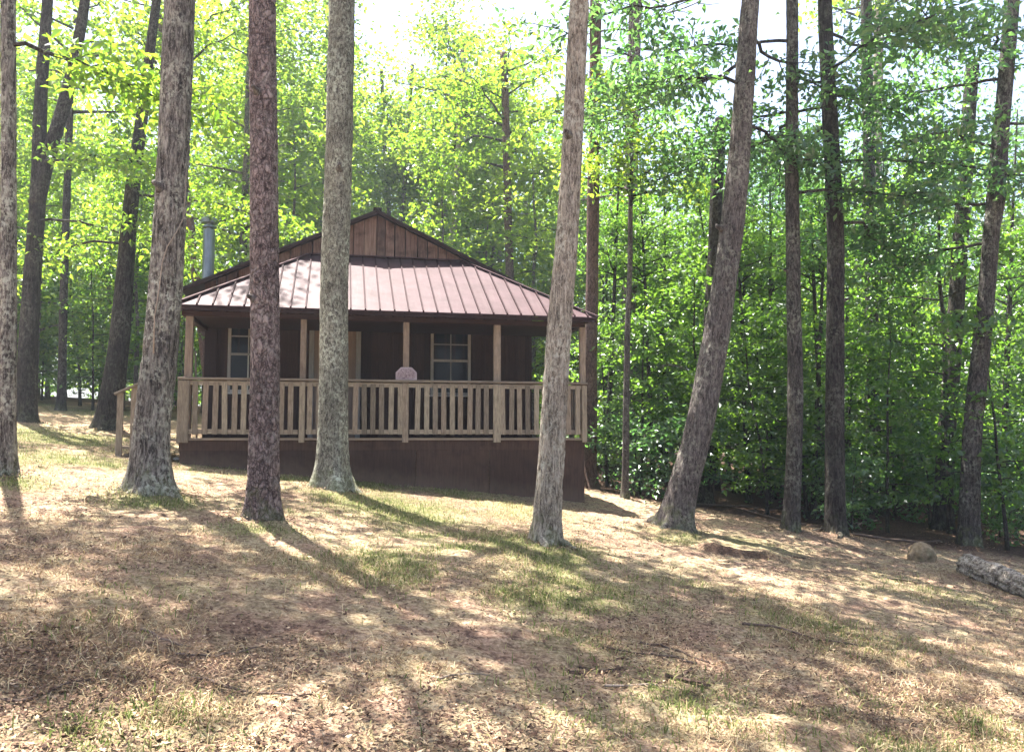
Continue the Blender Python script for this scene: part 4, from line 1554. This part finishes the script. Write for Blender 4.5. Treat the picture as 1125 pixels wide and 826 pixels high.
slim('tree', 'dark trunk standing close behind the leaning grey tree', [(772, 555), (776, 450), (782, 330)], 17, 18, 13, 'bark_dark', None, 9, .8, 33, extra_h=4)
for i, (px, Y, w) in enumerate(((822, 18, 6), (846, 19, 7), (893, 16.5, 6), (904, 17.5, 7), (838, 21, 5), (808, 20, 5), (985, 19, 6), (1003, 20, 7), (665, 19, 7), (718, 19, 6), (730, 21, 7), (1100, 18, 9))):
    slim('tree', 'slim dark sapling stem standing in the shaded thicket', [(px, 560), (px + (i % 3 - 1) * 4, 450), (px + (i % 3 - 1) * 9, 330)], Y, w, w * .15, 'bark_dark', CAND[i % 2], 4.6, .34, 40 + i, 'sapling stems in the thicket', 4.5)

# low boughs that hang into view from the trees at the wood edge
def bough(root, base, C, rel, zc, az, L, seed, leaf='leaf_deep', Lf=.135, dens=13, rise=.05, r0=.03):
    rg = np.random.default_rng(seed)
    i = int(np.argmin(abs(C[:, 2] - zc)))
    lp = limb_path(rg, C[i] - base, az, L, rise, .22, 12)
    parts = [tube(lp, np.linspace(r0, .008, 12), 8)]
    cl = []
    for t in range(3, 12):
        for s in (-1, 1):
            if rg.random() < .9:
                q = limb_path(rg, lp[t], az + s * rg.uniform(.5, 1.2), L * rg.uniform(.18, .36), rg.uniform(-.2, .3), .2, 6)
                parts.append(tube(q, np.linspace(.010, .003, 6), 5))
                for k in (2, 3, 4, 5):
                    cl.append((q[k], .34))
    cl.append((lp[-1], .4))
    Cs = []
    for q, r in cl:
        n = int(dens * rg.uniform(.4, 1.3))
        u = rg.normal(0, .62, (n, 3)) * r
        u[:, 2] *= .6
        Cs.append(q + u)
    lv, lf = leaves(rg, np.vstack(Cs), Lf, .23, .6, .5)
    br = link('bough', mesh_np('bough', *joinvf(parts), M['bark_dark'], smooth=True), root)
    link('foliage', mesh_np('foliage', lv, lf, M[leaf]), br)


def top_of(key):
    r, b, Y, C, rf = HERO[key]
    return r, b, C


for key, zc, az, L, sd in (('oak_tree8', 6.2, -.15, 2.9, 1), ('oak_tree8', 7.2, 2.9, 2.6, 2), ('oak_tree7', 6.6, 2.6, 2.4, 3), ('oak_tree7', 7.6, .4, 2.6, 4), ('oak_tree9', 5.6, 2.9, 2.6, 5), ('oak_tree9', 6.6, 3.6, 2.8, 6),
                           ('oak_tree9', 7.0, .3, 2.5, 7), ('oak_tree6', 6.9, 3.3, 2.2, 8), ('oak_tree6', 7.6, .4, 2.4, 9), ('oak_tree8', 7.8, -1.2, 2.6, 10), ('oak_tree7', 5.6, -.4, 1.9, 11), ('oak_tree6', 6.3, .5, 2.0, 15), ('oak_tree6', 8.3, 3.0, 2.8, 28), ('oak_tree6', 7.3, 2.6, 2.6, 29), ('oak_tree9', 7.8, 2.6, 3.0, 18), ('oak_tree9', 8.2, -2.5, 2.6, 19), ('oak_tree7', 8.2, 3.4, 2.6, 20), ('oak_tree8', 5.2, .5, 2.2, 21), ('oak_tree8', 8.6, .2, 3.0, 22), ('oak_tree7', 6.9, 1.4, 2.8, 23), ('oak_tree9', 4.9, 2.2, 2.2, 24), ('oak_tree8', 6.9, 1.5, 3.0, 25)):
    r, b, C = top_of(key)
    bough(r, b, C, 0, zc, az, L, sd)
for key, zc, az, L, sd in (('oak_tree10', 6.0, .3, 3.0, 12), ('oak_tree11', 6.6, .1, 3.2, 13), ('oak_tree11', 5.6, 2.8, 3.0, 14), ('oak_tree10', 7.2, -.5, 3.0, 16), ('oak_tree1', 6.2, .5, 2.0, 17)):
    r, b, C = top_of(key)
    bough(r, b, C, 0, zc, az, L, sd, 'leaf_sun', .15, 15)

# ------------------------------------------------------------------ woods around: individual trees
rng = np.random.default_rng(2024)
placed = []


def free(x, y, d):
    return all((x - a) ** 2 + (y - b) ** 2 > d * d for a, b in placed) and not in_cabin(np.array([x]), np.array([y]))[0] and not in_cabin(np.array([x + 1.0]), np.array([y - .5]))[0] and not in_cabin(np.array([x - 1.0]), np.array([y - .5]))[0]


def sow(n, kind, fx, name, cat, label, group, dmin, smin, smax, tries=40):
    k = 0
    for _ in range(n * tries):
        if k >= n:
            break
        x, y = fx()
        if not free(x, y, dmin):
            continue
        placed.append((x, y))
        plant(kind, int(rng.integers(99)), x, y, rng.uniform(smin, smax), rng.random() * 6.28, label, group, name, cat, rng.uniform(.9, 1.12))
        k += 1


def cone(x0, x1, y0, y1):
    """a spot seen between picture columns x0..x1 and distances y0..y1"""
    def fx():
        y = math.sqrt(rng.uniform(y0 * y0, y1 * y1))
        return (rng.uniform(x0, x1) - W0 / 2) / FPX * y, y
    return fx


def thicket(y0, y1, x0=655, x1=1180):
    c = cone(x0, x1, y0, y1)

    def fx():
        for _ in range(50):
            x, y = c()
            if wood_side(np.array([x]), np.array([y]))[0] > .7:
                return x, y
        return x, y
    return fx


# beyond the lawn
sow(13, 'mid_sun', cone(-60, 240, 24, 33), 'tree', 'tree', 'leafy yellow-green young tree beyond the lawn', 'young trees beyond the lawn', 1.5, .8, 1.15)
sow(14, 'tall_sun', cone(-80, 300, 26, 44), 'tree', 'tree', 'tall sunlit yellow-green tree beyond the lawn', 'tall trees beyond the lawn', 2.2, .8, 1.1)
sow(12, 'sapling', cone(-40, 210, 23, 30), 'sapling', 'sapling', 'green sapling at the far edge of the lawn', 'saplings along the lawn edge', 1.0, .8, 1.3)
sow(4, 'cedar', cone(20, 130, 26, 31), 'cedar_tree', 'tree', 'dark feathery cedar beyond the lawn', 'cedars beyond the lawn', 1.8, .7, 1.0)
sow(9, 'tall_sun', cone(-480, -90, 19, 40), 'tree', 'tree', 'tall sunlit yellow-green tree beyond the lawn', 'tall trees beyond the lawn', 2.4, .8, 1.1)
sow(6, 'mid_sun', cone(-420, -80, 20, 34), 'tree', 'tree', 'leafy yellow-green young tree beyond the lawn', 'young trees beyond the lawn', 1.8, .8, 1.1)
# behind the cabin
sow(8, 'mid_sun', cone(220, 640, 24, 31), 'tree', 'tree', 'leafy yellow-green young tree behind the cabin roof', 'young trees behind the cabin', 1.6, .9, 1.25)
sow(17, 'tall_sun', cone(240, 600, 28, 46), 'tree', 'tree', 'tall pale green tree rising behind the cabin', 'tall trees behind the cabin', 2.2, .75, 1.05)
sow(3, 'tall_sun', cone(330, 600, 27, 36), 'tree', 'tree', 'tall pale green tree rising behind the cabin', 'tall trees behind the cabin', 1.6, .7, .95)
# the wood past the cabin
sow(26, 'sapling', thicket(13.5, 22), 'sapling', 'sapling', 'green layered sapling in the thicket past the cabin', 'saplings in the thicket', .75, .75, 1.25)
sow(18, 'mid_green', thicket(15.5, 25), 'tree', 'tree', 'slender green understory tree in the thicket past the cabin', 'understory trees in the thicket', 1.3, .8, 1.15)
sow(16, 'mid_sun', thicket(22, 34), 'tree', 'tree', 'sunlit yellow-green tree deep behind the thicket', 'sunlit trees behind the thicket', 1.8, .8, 1.1)
sow(15, 'shrub', thicket(14, 20), 'shrub', 'shrub', 'low dark green shrub on the shaded wood floor', 'shrubs on the wood floor', .5, .7, 1.2)
sow(5, 'tall_sun', cone(600, 740, 27, 46), 'tree', 'tree', 'tall thin-crowned pale tree far behind the reddish pine', 'thin-crowned trees behind the reddish pine', 2.5, .6, .8)
sow(12, 'tall_deep', thicket(26, 46), 'tree', 'tree', 'tall dark green tree standing deep in the wood', 'tall trees deep in the wood', 2.4, .75, 1.0)

# small green plant at the foot of the lichen-spotted tree
p = ground(386, 536)
plant('shrub', 1, p[0] - .08, p[1] - .30, .14, .4, 'small dark green plant at the flared foot of the lichen-spotted tree', None, 'plant', 'plant')

# ------------------------------------------------------------------ far-off wood all around, one mass
rng = np.random.default_rng(99)
Cs, tr = [], []
for i in range(330):
    a_ = rng.random() * 2 * PI
    rad = rng.uniform(40, 70)
    x, y = math.cos(a_) * rad, math.sin(a_) * rad + 6
    ang = math.atan2(x, y)
    front = abs(ang) < .75
    z0 = tz(x, y)
    H = rng.uniform(8, 14) if x < 0 else rng.uniform(5.5, 9.5)
    tr.append(tube(np.array([[x, y, z0 - .3], [x + rng.normal(0, .3), y, z0 + H * .5], [x, y, z0 + H * .9]]), [.2, .15, .05], 6, False))
    n = 1500 if front else 420
    nc = 26
    cc = np.stack([rng.normal(0, 1.9, nc), rng.normal(0, 1.9, nc), rng.uniform(.03, 1, nc) * H], 1)
    k = rng.integers(0, nc, n)
    Cs.append(np.array([x, y, z0]) + cc[k] + rng.normal(0, .6, (n, 3)) * [1, 1, .5])
lv, lf = leaves(rng, np.vstack(Cs), .38)
# enlarge those behind the camera, sparser there
tv, tf = joinvf(tr)
v, f = joinvf([(tv, tf), (lv, lf)])
me = mesh_np('distant_woods', v, f, [M['bark_grey'], M['leaf_sun']], np.concatenate([np.zeros(len(tf)), np.ones(len(lf))]))
tag(link('distant_woods', me), 'far-off mass of green trees closing the view all around', 'woods', kind='stuff')

# ------------------------------------------------------------------ the hazy air
HAZE = .0011
m, nt, out = newmat('haze')
pv = nt.nodes.new('ShaderNodeVolumePrincipled')
pv.inputs['Color'].default_value = (.80, .88, 1, 1)
pv.inputs['Density'].default_value = HAZE
pv.inputs['Anisotropy'].default_value = .35
nt.links.new(pv.outputs[0], out.inputs['Volume'])
if HAZE > 0:
    tag(MB().box((-175, -172, float(zf.min()) - 1.2), (175, 195, 26)).build('haze', m), kind='stuff')

# ------------------------------------------------------------------ light, camera
w = bpy.data.worlds.new('World')
sc.world = w
w.use_nodes = True
nt = w.node_tree
bg = nt.nodes['Background']
sky = nt.nodes.new('ShaderNodeTexSky')
sky.sky_type = 'NISHITA'
sky.sun_disc = False
sky.sun_elevation = SUN_EL
sky.sun_rotation = math.atan2(SUN_AZ.x, SUN_AZ.y)
sky.air_density = 1.0
sky.dust_density = 4.0
sky.air_density = .8
nt.links.new(sky.outputs[0], bg.inputs[0])
bg.inputs[1].default_value = .08
sun = bpy.data.lights.new('sun', 'SUN')
sun.energy = 5.0
sun.angle = math.radians(.5)
sun.color = (1, .945, .855)
so = bpy.data.objects.new('sun', sun)
COL.objects.link(so)
sd = Vector((SUN_AZ.x * math.cos(SUN_EL), SUN_AZ.y * math.cos(SUN_EL), math.sin(SUN_EL)))
so.rotation_euler = sd.to_track_quat('Z', 'Y').to_euler()
so.location = (0, 0, 30)

cam = bpy.data.cameras.new('camera')
cam.sensor_fit = 'HORIZONTAL'
cam.sensor_width = 36
cam.lens = FPX / W0 * 36
cam.clip_end = 1000
co = bpy.data.objects.new('camera', cam)
COL.objects.link(co)
co.location = (0, 0, CAM_Z)
co.rotation_euler = (PI / 2 + PITCH, 0, 0)
sc.camera = co

sc.view_settings.view_transform = 'Standard'
sc.view_settings.look = 'None'
sc.view_settings.gamma = 1
sc.view_settings.exposure = 2.65
sc.cycles.use_denoising = True
sc.cycles.max_bounces = 8
sc.cycles.diffuse_bounces = 4
sc.cycles.transmission_bounces = 6
sc.cycles.sample_clamp_indirect = 6
